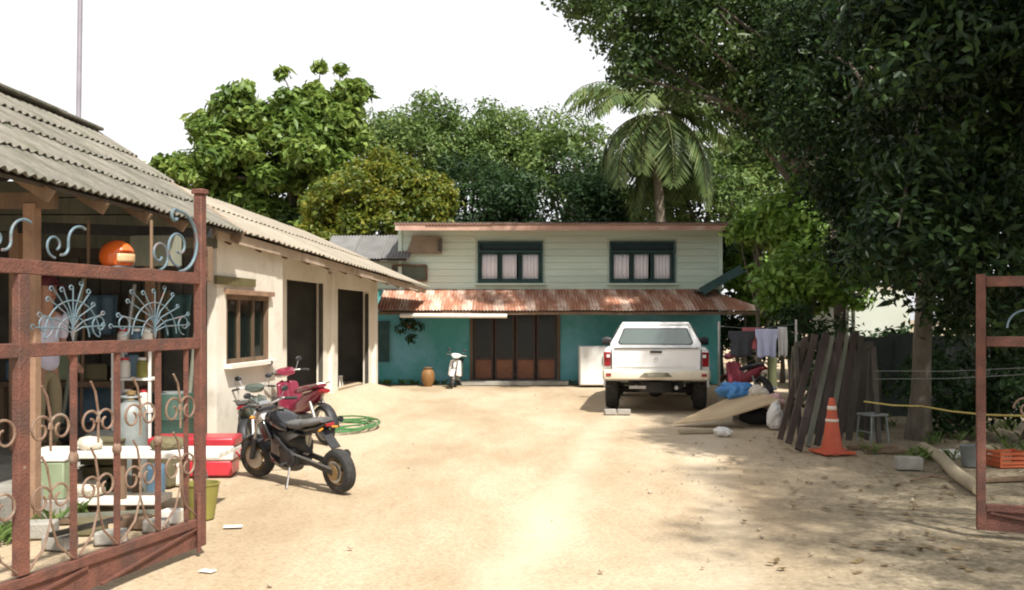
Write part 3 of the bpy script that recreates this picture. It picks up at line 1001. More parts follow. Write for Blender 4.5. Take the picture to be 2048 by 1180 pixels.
# double door: dark upper panels, red-brown lower ones
dm = (dl + dr) / 2
for k in range(4):
    a = dl + (dr - dl) * k / 4 + 0.015
    b = dl + (dr - dl) * (k + 1) / 4 - 0.015
    d = MB()
    for x in (a + 0.025, b - 0.025):
        d.box((x, GY + 0.05, 1.0), (0.05, 0.05, 1.86))
    for z in (0.11, 0.62, 1.90):
        d.box(((a + b) / 2, GY + 0.05, z), (b - a - 0.10, 0.045, 0.06))
    do = d.build('door', pm('blackened_joinery', (0.07, 0.045, 0.035), (0.045, 0.03, 0.025), 5, 0.6), gh, world=True)
    MB().box(((a + b) / 2, GY + 0.055, 0.36), (b - a - 0.1, 0.02, 0.46)).build('panel', M['doorbrown'], do, world=True)
    MB().box(((a + b) / 2, GY + 0.055, 1.26), (b - a - 0.1, 0.012, 1.22)).build('pane', pm('dark_door_glass', (0.012, 0.016, 0.016), (0.008, 0.011, 0.011), 3, 0.25, spec=0.3), do, world=True)
for x in (dl - 0.04, dr + 0.04):
    MB().box((x, GY - 0.005, 1.0), (0.07, 0.10, 2.0)).build('door_post', M['oldwood'], gh, world=True)
MB().box((gX(765), GY - 0.03, 1.05), (0.34, 0.05, 1.0)).build('shutter', M['frame_green'], gh, world=True)
# upper storey of boards
xl_low, xl = xl, gX(800)
Z0, Z1 = 2.33, gZ(447)
wins = [(gX(955), gX(1086)), (gX(1219), gX(1350))]
wz0, wz1 = gZ(566), gZ(482)
core = MB()
core.box(((xl + wins[0][0]) / 2, GY + 0.10, (Z0 + Z1) / 2), (wins[0][0] - xl, 0.1, Z1 - Z0))
core.box(((wins[0][1] + wins[1][0]) / 2, GY + 0.10, (Z0 + Z1) / 2), (wins[1][0] - wins[0][1], 0.1, Z1 - Z0))
core.box(((wins[1][1] + xr) / 2, GY + 0.10, (Z0 + Z1) / 2), (xr - wins[1][1], 0.1, Z1 - Z0))
for w in wins:
    core.box(((w[0] + w[1]) / 2, GY + 0.10, (Z0 + wz0) / 2), (w[1] - w[0], 0.1, wz0 - Z0))
    core.box(((w[0] + w[1]) / 2, GY + 0.10, (wz1 + Z1) / 2), (w[1] - w[0], 0.1, Z1 - wz1))
core.box((xr - 0.05, GY + 2.6, (Z0 + Z1) / 2), (0.1, 4.9, Z1 - Z0))
core.box((xl + 0.05, GY + 2.6, (Z0 + Z1) / 2), (0.1, 4.9, Z1 - Z0))
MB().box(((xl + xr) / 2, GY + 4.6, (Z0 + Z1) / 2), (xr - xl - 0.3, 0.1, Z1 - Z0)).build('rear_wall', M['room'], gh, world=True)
uw = core.build('upper_wall', M['mint'], gh, world=True)
bh = 0.165
nb = int((Z1 - Z0) / bh)
for k in range(nb + 1):
    z = Z0 + bh * k + bh / 2
    if z > Z1:
        break
    spans = [(xl, xr)]
    if wz0 - bh * 0.4 < z < wz1 + bh * 0.4:
        spans = [(xl, wins[0][0] - 0.05), (wins[0][1] + 0.05, wins[1][0] - 0.05), (wins[1][1] + 0.05, xr)]
    cuts = []
    for a, b in spans:
        if b - a > 4:
            c = lerp(a, b, 0.3 + 0.35 * random.random())
            cuts += [(a, c - 0.004), (c + 0.004, b)]
        else:
            cuts.append((a, b))
    for a, b in cuts:
        MB().box(((a + b) / 2, GY + 0.030, z), (b - a, 0.022, bh - 0.007), rx=R(-1.6)).build('board', M['mint'], uw, world=True)
for x in (xl, xr):
    MB().box((x, GY + 0.0, (Z0 + Z1) / 2), (0.09, 0.05, Z1 - Z0)).build('corner_board', M['mint'], uw, world=True)
for w in wins:
    wo = MB()
    for z in (wz0 + 0.03, gZ(503), wz1 - 0.03):
        wo.box(((w[0] + w[1]) / 2, GY + 0.02, z), (w[1] - w[0], 0.12, 0.05))
    for x in (w[0] + 0.03, w[1] - 0.03):
        wo.box((x, GY + 0.022, (wz0 + wz1) / 2), (0.045, 0.12, wz1 - wz0 - 0.004))
    wobj = wo.build('window', M['frame_green'], gh, world=True)
    MB().box(((w[0] + w[1]) / 2, GY + 0.06, (gZ(503) + wz1) / 2), (w[1] - w[0] - 0.12, 0.02, wz1 - gZ(503) - 0.09)).build('transom', pm('dark_blue_green_transom', (0.02, 0.045, 0.055)), wobj, world=True)
    cw = (w[1] - w[0] - 0.12) / 3
    for k in range(3):
        a = w[0] + 0.06 + cw * k
        sa = MB()
        for x in (a + 0.025, a + cw - 0.025):
            sa.box((x, GY + 0.015, (wz0 + gZ(503)) / 2), (0.03, 0.05, gZ(503) - wz0 - 0.12))
        for z in (wz0 + 0.085, gZ(503) - 0.055):
            sa.box((a + cw / 2, GY + 0.015, z), (cw - 0.10, 0.048, 0.035))
        so = sa.build('casement', M['frame_green'], wobj, world=True)
    for k in range(3):
        a = w[0] + 0.06 + cw * k
        g0 = MB().grid(lambda u, v, a=a: (a + 0.05 + (cw - 0.10) * (u * (0.99 - 0.10 * ((k * 7 + int(w[0] * 3)) % 3) / 2)), GY + 0.055 + 0.012 * math.sin(u * (22 + 5 * k) + k), wz0 + 0.06 + (gZ(503) - wz0 - 0.1) * v), 18, 2)
        g0.build('curtain', M['curtain'], wobj, world=True, solid=0.004)
    MB().box(((w[0] + w[1]) / 2, GY - 0.05, wz0 - 0.03), (w[1] - w[0] + 0.12, 0.14, 0.04)).build('sill', M['mint'], wobj, world=True)
# small dark window half hidden by the veranda roof
sx0, sx1 = gX(786), gX(853)
sm = MB()
for z in (gZ(561), gZ(531)):
    sm.box(((sx0 + sx1) / 2, GY - 0.01, z), (sx1 - sx0, 0.07, 0.05))
for x in (sx0, sx1):
    sm.box((x, GY - 0.01, (gZ(561) + gZ(531)) / 2), (0.05, 0.072, gZ(531) - gZ(561)))
smo = sm.build('small_window', M['oldwood'], gh, world=True)
MB().box(((sx0 + sx1) / 2, GY + 0.008, (gZ(561) + gZ(531)) / 2), (sx1 - sx0 - 0.05, 0.03, gZ(531) - gZ(561) - 0.05)).build('pane', pm('murky_green_pane', (0.07, 0.09, 0.05), rough=0.3), smo, world=True)
MB().box((gX(881), GY - 0.17, gZ(492)), (0.10, 0.08, 0.28)).build('meter_box', M['darkwood'], gh, world=True)
# top roof: thin zinc sheets falling back from the front edge
tr_ = MB().box(((xl + xr) / 2 + 0.22, GY + 1.9, gZ(447, 22.5) + 0.22), (xr - xl + 0.5, 5.6, 0.04), rx=R(4.2))
top_roof = tr_.build('top_roof', M['soffit'], gh, world=True)
te0 = Vector((gX(788, 22.4), 22.4, gZ(452, 22.4)))
lay_sheets(top_roof, 'sheet', M['toproof'], te0, (1, 0, 0), (0, 1, 0.075), gX(1492, 22.4) - te0.x, 0.74, 3.0, 2, 0.2, seed=8, lift=0.05, pitch=0.076, amp=0.014)
MB().box(((te0.x + gX(1492, 22.4)) / 2, 22.43, te0.z - 0.045), (gX(1492, 22.4) - te0.x - 0.05, 0.03, 0.11)).build('fascia_board', M['toproof'], top_roof, world=True)
# awning of rusted sheets
ae0 = Vector((gX(752, 21.9), 21.9, gZ(622, 21.9)))
lay_w = gX(1440, 21.9) - ae0.x
aw = MB().prism([ae0 + Vector((0.05, 0.05, -0.03)), ae0 + Vector((lay_w, 0.05, -0.03)), ae0 + Vector((lay_w, 1.52, 0.50)), ae0 + Vector((0.05, 1.52, 0.50))], (0, 0, -0.02))
awning = aw.build('awning', M['soffit'], gh, world=True)
lay_sheets(awning, 'sheet', M['rustroof'], ae0, (1, 0, 0), (0, 1.5, 0.54), lay_w, 0.74, 1.62, 1, 0, seed=21, lift=0.03, pitch=0.076, amp=0.013)
# hipped right end of the awning
hx0, hx1 = ae0.x + lay_w, gX(1532, 21.9)
for k in range(3):
    t0, t1 = k / 3.0, (k + 1) / 3.0
    q0, q1 = lerp(hx0, hx1, t0) + 0.03, lerp(hx0, hx1, t1) + 0.04
    zt0, zt1 = lerp(0.53, 0.02, t0), lerp(0.53, 0.02, t1)
    MB().prism([(q0, ae0.y, ae0.z + 0.02), (q1, ae0.y, ae0.z + 0.02), (q1, ae0.y + 1.5 * zt1 / 0.53 + 0.02, ae0.z + zt1 + 0.02), (q0, ae0.y + 1.5 * zt0 / 0.53, ae0.z + zt0 + 0.02)], (0, 0, -0.012)).build('hip_sheet', M['rustroof'], awning, world=True)
MB().box(((ae0.x + hx1) / 2, 21.93, ae0.z - 0.05), (hx1 - ae0.x - 0.1, 0.035, 0.07)).build('batten', M['oldwood'], awning, world=True)
pipe = MB().tube([P(800, 631, 21.86) + Vector((0, 0, 0.0)), P(1014, 632, 21.86)], 0.05, 10)
pipe.build('gutter_pipe', M['whiteplastic'], awning, world=True)
# outside stair on the right
for k in range(7):
    t = k / 6.0
    x, z = lerp(gX(1470), gX(1395), t), lerp(gZ(545), gZ(584), t)
    MB().box((x, GY - 0.4, z), (0.24, 0.7, 0.04)).build('stair_tread', M['frame_green'], gh, world=True)
MB().bar((gX(1470), GY - 0.74, gZ(540)), (gX(1392), GY - 0.74, gZ(584)), 0.03, 0.2).build('stair_string', M['frame_green'], gh, world=True)

# lower annex on the left with its own grey roof
an = MB().box(((gX(650) + xl) / 2, GY + 0.14, 2.72), (xl - gX(650), 0.1, 0.80)).build('annex_wall', M['mint'], gh, world=True)
for k in range(4):
    MB().box(((gX(650) + xl) / 2, GY + 0.075, 2.42 + bh * k), (xl - gX(650) - 0.02, 0.022, bh - 0.007)).build('board', M['mint'], an, world=True)
e0 = P(640, 518, 22.9)
ux = gX(812, 22.9) - e0.x
ar = MB().prism([e0 + Vector((0, 0.03, -0.03)), e0 + Vector((ux, 0.03, -0.03)), e0 + Vector((ux, 1.7, 0.68)), e0 + Vector((0.5, 1.7, 0.68))], (0, 0, -0.02)).build('annex_roof', M['soffit'], gh, world=True)
lay_sheets(ar, 'sheet', pm('grey_zinc', (0.19, 0.185, 0.18), (0.13, 0.127, 0.122), 2.0, 0.6, metal=0.0, objvar=0.12, c3=(0.20, 0.17, 0.14), c3scale=1.4, c3amt=0.4), e0, (1, 0, 0), (0, 1.67, 0.71), ux, 0.7, 1.84, 1, 0, seed=31, lift=0.02, pitch=0.076, amp=0.012)
MB().prism([(gX(812, 23.3), 23.28, gZ(508, 23.3)), (gX(884, 23.3), 23.28, gZ(508, 23.3)), (gX(884, 23.3), 23.28, gZ(474, 23.3)), (gX(826, 23.3), 23.28, gZ(470, 23.3))], (0, 0.03, 0)).build('gable_panel', pm('brown_weathered_panel', (0.27, 0.22, 0.16), (0.19, 0.155, 0.11), 3, 0.85), gh, world=True)

# ------------------------------------------------------------------ entrance gates
def arc(c, r, a0, a1, n=16):
    return [(c[0] + r * math.cos(lerp(a0, a1, i / n)), c[1] + r * math.sin(lerp(a0, a1, i / n))) for i in range(n + 1)]

def spiral(c, r0, r1, a0, a1, n=22):
    return [(c[0] + lerp(r0, r1, i / n) * math.cos(lerp(a0, a1, i / n)), c[1] + lerp(r0, r1, i / n) * math.sin(lerp(a0, a1, i / n))) for i in range(n + 1)]

def gate_leaf(label, hinge, free, post_top, sgn):
    """one leaf: local u runs from the hinge to the free end"""
    hinge, free = Vector(hinge), Vector(free)
    L = (free - hinge).length
    t = thing('iron_gate', label, 'gate', hinge, math.atan2(free.y - hinge.y, free.x - hinge.x), 'leaves of the rusty entrance gate')
    rg = M['rust_gate']
    zt, zm, zb = 1.875, 1.435, 0.215
    MB().box((L, 0, (post_top + 0.05) / 2), (0.062, 0.062, post_top - 0.05)).build('end_post', rg, t, bevel=0.006)
    MB().box((0, 0, 1.05), (0.07, 0.07, 2.05)).build('hinge_post', rg, t, bevel=0.006)
    for z, h in ((zt, 0.075), (zm, 0.075), (zb, 0.055)):
        MB().box((L / 2, 0, z), (L - 0.066, 0.045, h)).build('rail', rg, t, bevel=0.004)
    kp = MB().box((L / 2, 0, 0.115), (L - 0.07, 0.012, 0.14)).build('kick_panel', rg, t)
    n = 3
    for k in range(n):
        a, b = L * k / n + 0.06, L * (k + 1) / n - 0.06
        MB().bar((a, -0.014 * sgn, 0.05), (b, -0.014 * sgn, 0.18), 0.014, 0.022, up=(0, 1, 0)).build('diagonal_strip', rg, kp)
    return t, L, zt, zm, zb

def leaf_u(hinge, free, px):
    k = (px - HX) / F
    d = (Vector(free) - Vector(hinge))
    h = Vector(hinge)
    return (k * h.y - h.x) / (d.x - k * d.y) * d.length

def curl(parent, pts, mat, r=0.0075, y=0.0):
    MB().tube([(p[0], y, p[1]) for p in pts], r, 6).build('scroll', mat, parent)

GH, GF = (-3.02, 3.5, 0), (-2.135, 6.5, 0)
gl, gL, zt, zm, zb = gate_leaf('rusty ornamental gate leaf swung open on the left', GH, GF, 2.45, 1)
U = lambda px: leaf_u(GH, GF, px)
MB().box((U(42), 0.0, (zt + zb) / 2), (0.075, 0.05, zt - zb - 0.08)).build('stile', M['rust_gate'], gl, bevel=0.004)
for px in (147, 234, 316, 372, -90, -260):
    u = U(px)
    MB().box((u, 0, (zm + zb) / 2), (0.028 if px != 372 else 0.018, 0.028, zm - zb - 0.065)).build('bar', M['rust_gate'], gl)
# ornament between the bars of the lower field
cells = [U(-90), U(42), U(147), U(234), U(316), U(395)]
for i in range(5):
    a, b = cells[i] + 0.03, cells[i + 1] - 0.02
    w = (b - a)
    for zc in (1.00, 0.62):
        curl(gl, spiral((a + w * 0.28, zc), w * 0.26, w * 0.08, R(0), R(430)), M['scroll2'], y=-0.012)
        curl(gl, spiral((b - w * 0.28, zc), w * 0.26, w * 0.08, R(180), R(-250)), M['scroll2'], y=-0.012)
        curl(gl, [(a + w * 0.5, zc - 0.12), (a + w * 0.5, zc + 0.06), (a + w * 0.42, zc + 0.18), (a + w * 0.3, zc + 0.24)], M['scroll2'], y=-0.012)
    curl(gl, [(a, 0.26), (a + w * 0.35, 0.36), (a + w * 0.5, 0.50), (a + w * 0.65, 0.36), (b, 0.26)], M['scroll2'], y=-0.012)
    if i < 4:
        MB().sphere((cells[i + 1], 0, 0.82), (0.03, 0.028, 0.04), 10, 6).build('collar', M['scroll2'], gl)
# fans of curved rods in the middle field
for (ua, ub) in ((U(70), U(215)), (U(225), U(385))):
    w = ub - ua
    for k in range(11):
        ang = R(12 + 15.6 * k)
        ex = 0.47 + 0.05 * math.sin(k * 2.1)
        e = (ua + w * 0.5 + ex * w * math.cos(ang), zm + 0.06 + 0.32 * math.sin(ang) * (0.92 + 0.08 * math.cos(k * 1.7)))
        s0 = (ua + w * 0.5, zm + 0.04)
        bow = 0.10 * w * math.cos(ang)
        mid = ((s0[0] + e[0]) / 2 - bow, (s0[1] + e[1]) / 2 + 0.035)
        q1 = ((s0[0] + mid[0]) / 2 - bow * 0.5, (s0[1] + mid[1]) / 2 + 0.012)
        curl(gl, [s0, q1, mid, e] + spiral((e[0] - 0.016, e[1]), 0.018, 0.008, 0, R(300), 8), M['scroll'], 0.0042)
    for rad_ in (0.13, 0.22):
        curl(gl, arc((ua + w * 0.5, zm + 0.05), rad_, R(5), R(175)), M['scroll'], 0.0042)
    for sx_ in (0.12, 0.88):
        curl(gl, spiral((ua + w * sx_, zm + 0.13), 0.07, 0.02, R(-90), R(330 if sx_ < 0.5 else -510), 20), M['scroll'], 0.0045)
# cresting above the top rail
e = gL - 0.035
curl(gl, arc((e - 0.20, zt + 0.24), 0.20, R(-88), R(100), 20) + spiral((e - 0.235, zt + 0.40), 0.05, 0.02, R(60), R(330), 12), M['scroll'], 0.011)
curl(gl, spiral((e - 0.20, zt + 0.20), 0.13, 0.03, R(-90), R(-480), 26), M['scroll'], 0.009)
curl(gl, spiral((e - 0.40, zt + 0.14), 0.10, 0.03, R(-90), R(330), 24), M['scroll'], 0.008)
for px in (142, 28, -90):
    u = U(px)
    curl(gl, arc((u + 0.07, zt + 0.16), 0.09, R(60), R(180), 10) + arc((u - 0.07, zt + 0.13), 0.05, R(0), R(-100), 8), M['scroll'], 0.008)
    curl(gl, spiral((u - 0.12, zt + 0.13), 0.07, 0.025, R(-90), R(-420), 20), M['scroll'], 0.007)
lb = MB().box((gL + 0.10, 0, 1.98), (0.05, 0.035, 0.24)).build('latch_box', M['oldwood'], gl, bevel=0.004)
MB().box((gL + 0.053, 0, 2.06), (0.05, 0.02, 0.03)).build('bracket', M['rust_gate'], lb)
MB().box((gL + 0.053, 0, 1.92), (0.05, 0.02, 0.03)).build('bracket', M['rust_gate'], lb)
MB().tube([(gL - 0.055, -0.03, 0.42), (gL - 0.055, -0.03, 0.02)], 0.015, 8).build('drop_bolt', M['rust_gate'], gl)
MB().box((gL, 0, 2.47), (0.085, 0.085, 0.035)).build('post_cap', M['rust_gate'], gl, bevel=0.006)

GH2, GF2 = (6.15, 5.95, 0), (3.455, 7.0, 0)
gr, gL2, zt, zm, zb = gate_leaf('rusty gate leaf at the right edge, in shade', GH2, GF2, 1.93, -1)
for k in range(1, 9):
    u = gL2 * k / 9
    MB().box((u, 0, (zm + zb) / 2), (0.024, 0.024, zm - zb - 0.065)).build('bar', M['rust_gate'], gr)
for k in range(8):
    a = gL2 * k / 9 + 0.34
    curl(gr, spiral((a, 0.95), 0.09, 0.03, R(0), R(430)), M['scroll2'])
    curl(gr, arc((a, zm + 0.10), 0.13, R(0), R(180)), M['scroll'])

# ------------------------------------------------------------------ pickup truck
TX, TY = PX(1312, 16.0), 16.0
truck = thing('pickup_truck', 'white pickup truck parked with its tailgate towards the camera', 'pickup truck', (TX, TY, 0), R(-8.2))
def sec(y, w0, w1, w2, z0, z1, z2, n=4):
    """body section at y: sill, waist, shoulder half widths and heights"""
    r = [(-w0, y, z0), (-w1, y, z0 + 0.14), (-w1 - 0.008, y, (z0 + z1) / 2 + 0.05), (-w1, y, z1), (-w2 - 0.02, y, z2 - 0.05), (-w2 + 0.03, y, z2),
         (w2 - 0.03, y, z2), (w2 + 0.02, y, z2 - 0.05), (w1, y, z1), (w1 + 0.008, y, (z0 + z1) / 2 + 0.05), (w1, y, z0 + 0.14), (w0, y, z0)]
    return r
body = MB().loft([sec(0.06, 0.80, 0.865, 0.845, 0.60, 0.98, 1.115), sec(0.12, 0.84, 0.888, 0.86, 0.56, 0.98, 1.12), sec(0.75, 0.86, 0.895, 0.87, 0.50, 0.98, 1.12),
                  sec(1.55, 0.86, 0.895, 0.87, 0.42, 0.98, 1.10), sec(3.1, 0.86, 0.895, 0.86, 0.42, 0.96, 1.07), sec(4.3, 0.85, 0.88, 0.80, 0.44, 0.90, 1.02), sec(4.9, 0.74, 0.80, 0.66, 0.46, 0.78, 0.90)])
bo = body.build('body', M['white_car'], truck, bevel=0.012)
cab = MB()
def cs(y, wb, wt, zb, zt_):
    return [(-wb, y, zb), (-wb + 0.01, y, zb + 0.10), (lerp(-wb, -wt, 0.6), y, lerp(zb, zt_, 0.62)), (-wt, y, zt_ - 0.035), (-wt + 0.08, y, zt_),
            (wt - 0.08, y, zt_), (wt, y, zt_ - 0.035), (lerp(wb, wt, 0.6), y, lerp(zb, zt_, 0.62)), (wb - 0.01, y, zb + 0.10), (wb, y, zb)]
cab.loft([cs(1.56, 0.83, 0.655, 1.06, 1.455), cs(1.66, 0.84, 0.66, 1.06, 1.49), cs(2.3, 0.85, 0.67, 1.06, 1.51), cs(2.75, 0.85, 0.66, 1.05, 1.49), cs(3.45, 0.84, 0.80, 1.0, 1.04)])
co_ = cab.build('cab', M['white_car'], truck, bevel=0.02)
# rear window with rounded corners, its rubber seal
def rrect(w0, w1, z0, z1, r, y, n=5, sl=0.0):
    pts = []
    for cx, cz, a0 in ((w0 - r, z0 + r, -90), (w1 - r, z1 - r, 0), (-(w1 - r), z1 - r, 90), (-(w0 - r), z0 + r, 180)):
        for i in range(n + 1):
            a = R(a0 + 90 * i / n)
            x, z = cx + r * math.cos(a), cz + r * math.sin(a)
            pts.append((x, y + sl * (z - z0), z))
    return pts
MB().prism(rrect(0.685, 0.60, 1.125, 1.432, 0.055, 1.548, sl=0.02), (0, 0.01, 0)).build('window_seal', M['blackplastic'], co_)
MB().prism(rrect(0.665, 0.583, 1.142, 1.418, 0.05, 1.535, sl=0.02), (0, 0.011, 0)).build('rear_window', pm('truck_rear_glass', (0.10, 0.13, 0.12), (0.075, 0.10, 0.095), 0.9, 0.06, spec=0.9, coat=1.0), co_)
for s in (-1, 1):
    sw_ = MB().prism([(s * 0.835, 1.85, 1.13), (s * 0.845, 2.95, 1.12), (s * 0.715, 2.62, 1.43), (s * 0.71, 1.9, 1.43)], (s * 0.012, 0, 0))
    sw_.build('side_window', M['blackgloss'], co_)
tg = MB()
tg.loft([[(x * 1.0, 0.0 + (0.012 if abs(x) > 0.7 else 0), z) for x, z in ((-0.735, 0.70), (0.735, 0.70), (0.745, 1.06), (0.72, 1.118), (-0.72, 1.118), (-0.745, 1.06))],
         [(x, 0.075, z) for x, z in ((-0.735, 0.70), (0.735, 0.70), (0.745, 1.06), (0.72, 1.118), (-0.72, 1.118), (-0.745, 1.06))]])
to = tg.build('tailgate', M['white_car'], truck, bevel=0.012)
MB().box((0, -0.004, 1.045), (0.20, 0.02, 0.035)).build('handle', M['blackplastic'], to, bevel=0.006)
MB().box((0, -0.003, 0.80), (1.30, 0.012, 0.012)).build('crease', M['white_car'], to)
for s in (-1, 1):
    MB().box((s * 0.752, 0.012, 0.90), (0.010, 0.02, 0.40)).build('shut_line', M['under'], truck)
    MB().ring((s * 0.893, 0.95, 0.37), 0.40, 0.022, 'x', 20, 6, R(8), R(172)).build('arch_lip', M['white_car'], truck)
MB().box((0, -0.003, 1.108), (1.40, 0.016, 0.014)).build('top_lip', M['blackplastic'], to)
MB().ring((0.0, -0.006, 0.925), 0.028, 0.006, 'y', 18, 6).build('emblem', M['chrome'], to)
for s in (-1, 1):
    li = MB().prism([(s * 0.765, -0.004, 0.80), (s * 0.872, 0.035, 0.80), (s * 0.880, 0.035, 1.04), (s * 0.765, -0.004, 1.04)], (0, 0.07, 0))
    lo = li.build('tail_light', M['redlens'], truck, bevel=0.01)
    MB().box((s * 0.80, -0.008, 0.975), (0.055, 0.02, 0.05)).build('reverse_lens', M['whitelens'], lo)
    MB().box((s * 0.79, -0.135, 0.665), (0.09, 0.02, 0.05)).build('reflector', M['redlens'], truck, bevel=0.005)
bm_ = MB()
rings = []
for x in (-0.895, -0.86, -0.5, -0.36, 0.36, 0.5, 0.86, 0.895):
    back_ = 0.05 if abs(x) > 0.88 else 0.0
    ztop = 0.745 if abs(x) > 0.4 else 0.715
    rings.append([(x, -0.125 + back_, 0.585), (x, -0.135 + back_, 0.66), (x, -0.105 + back_, ztop), (x, 0.06, ztop), (x, 0.06, 0.575)])
bm_.loft(rings)
bu = bm_.build('rear_bumper', M['cream_car'], truck, bevel=0.012)
MB().prism([(-0.27, -0.142, 0.635), (0.27, -0.142, 0.635), (0.20, -0.13, 0.70), (-0.20, -0.13, 0.70)], (0, 0.03, 0)).build('plate_recess', pm('dark_step', (0.17, 0.15, 0.10)), bu)  # plain dark trapezoid behind the number plate
MB().box((0, -0.150, 0.668), (0.30, 0.012, 0.055)).build('number_plate', pm('dirty_plate', (0.35, 0.33, 0.26), (0.22, 0.21, 0.16), 18), bu)
def wheel(parent, c, r, w, rim, name='wheel', seg=28, hub=0.58, axis='x'):
    """tyre with a rim and a hub; axle along the axis"""
    pr = [(r * hub, -w / 2), (r * 0.86, -w / 2), (r * 0.96, -w * 0.42), (r, -w * 0.2), (r, w * 0.2), (r * 0.96, w * 0.42), (r * 0.86, w / 2), (r * hub, w / 2)]
    ty = MB().lathe(pr, c, axis, seg, cap=False).build(name, M['rubber'], parent)
    rp = [(0.02, -w * 0.30), (r * 0.2, -w * 0.34), (r * 0.5, -w * 0.22), (r * hub, -w * 0.46), (r * hub, w * 0.46), (r * 0.5, w * 0.22), (r * 0.2, w * 0.34), (0.02, w * 0.30)]
    MB().lathe(rp, c, axis, seg).build('rim', rim, ty)
    return ty
for y in (0.95, 4.05):
    for s in (-1, 1):
        wheel(truck, (s * 0.765, y, 0.345), 0.345, 0.235, M['steel'])
un = MB()
for s in (-1, 1):
    un.box((s * 0.42, 2.4, 0.50), (0.09, 4.5, 0.13))
un.box((0, 0.30, 0.52), (0.93, 0.06, 0.10))
un.box((0, 2.4, 0.47), (0.75, 1.4, 0.16))
un.tube([(-0.7, 0.95, 0.345), (0.7, 0.95, 0.345)], 0.055, 10)
un.sphere((0.0, 0.95, 0.345), (0.15, 0.15, 0.14), 12, 8)
ch = un.build('chassis', M['under'], truck)
MB().lathe([(0.14, -0.09), (0.29, -0.09), (0.32, 0), (0.29, 0.09), (0.14, 0.09)], (0, 0.36, 0.44), 'z', 24).build('spare_wheel', M['rubber'], truck)
for s in (-1, 1):
    MB().tube([(s * 0.42, 0.25, 0.50), (s * 0.42, 0.6, 0.40), (s * 0.42, 0.95, 0.37), (s * 0.42, 1.5, 0.46)], 0.028, 8).build('leaf_spring', M['steel'], ch)
    MB().box((s * 0.765, 1.38, 0.30), (0.26, 0.015, 0.34)).build('mud_flap', M['blackplastic'], truck)
MB().tube([(0.22, 2.2, 0.40), (0.30, 0.9, 0.42), (0.34, 0.02, 0.44)], 0.032, 10).build('exhaust', M['steel'], truck)
MB().box((-0.28, 0.12, 0.44), (0.34, 0.05, 0.05)).build('tow_bar', M['steel'], truck)
for s in (-1, 1):
    mi = MB().blob([(s * 0.95 - 0.09, 1.16, 0.05, 0.07), (s * 0.95, 1.17, 0.06, 0.085), (s * 0.95 + 0.09, 1.16, 0.045, 0.07)]).build('mirror', M['blackplastic'], truck)
    mi.location = (0, 2.85, 0)
tr2 = MB()
tr2.tube([(-0.64, 1.62, 1.46), (-0.60, 1.60, 1.525), (0.60, 1.60, 1.525), (0.64, 1.62, 1.46)], 0.018, 8)
tr2.build('roof_spoiler', M['white_car'], co_)
# two plain grey blocks by the wheel
for i, (px, py, w, lab) in enumerate(((1220, 829, 0.20, 'brick on the sand at the left rear wheel of the pickup'), (1248, 829, 0.22, 'second brick behind the pickup, right of the first'))):
    g = G(px, py)
    o = MB().box((0, 0, 0.045), (w, 0.11, 0.09)).build('brick', M['concrete'], bevel=0.01)
    o.location = g
    o.rotation_euler = (0, 0, R(8 - 14 * i))
    tag(o, lab, 'brick')

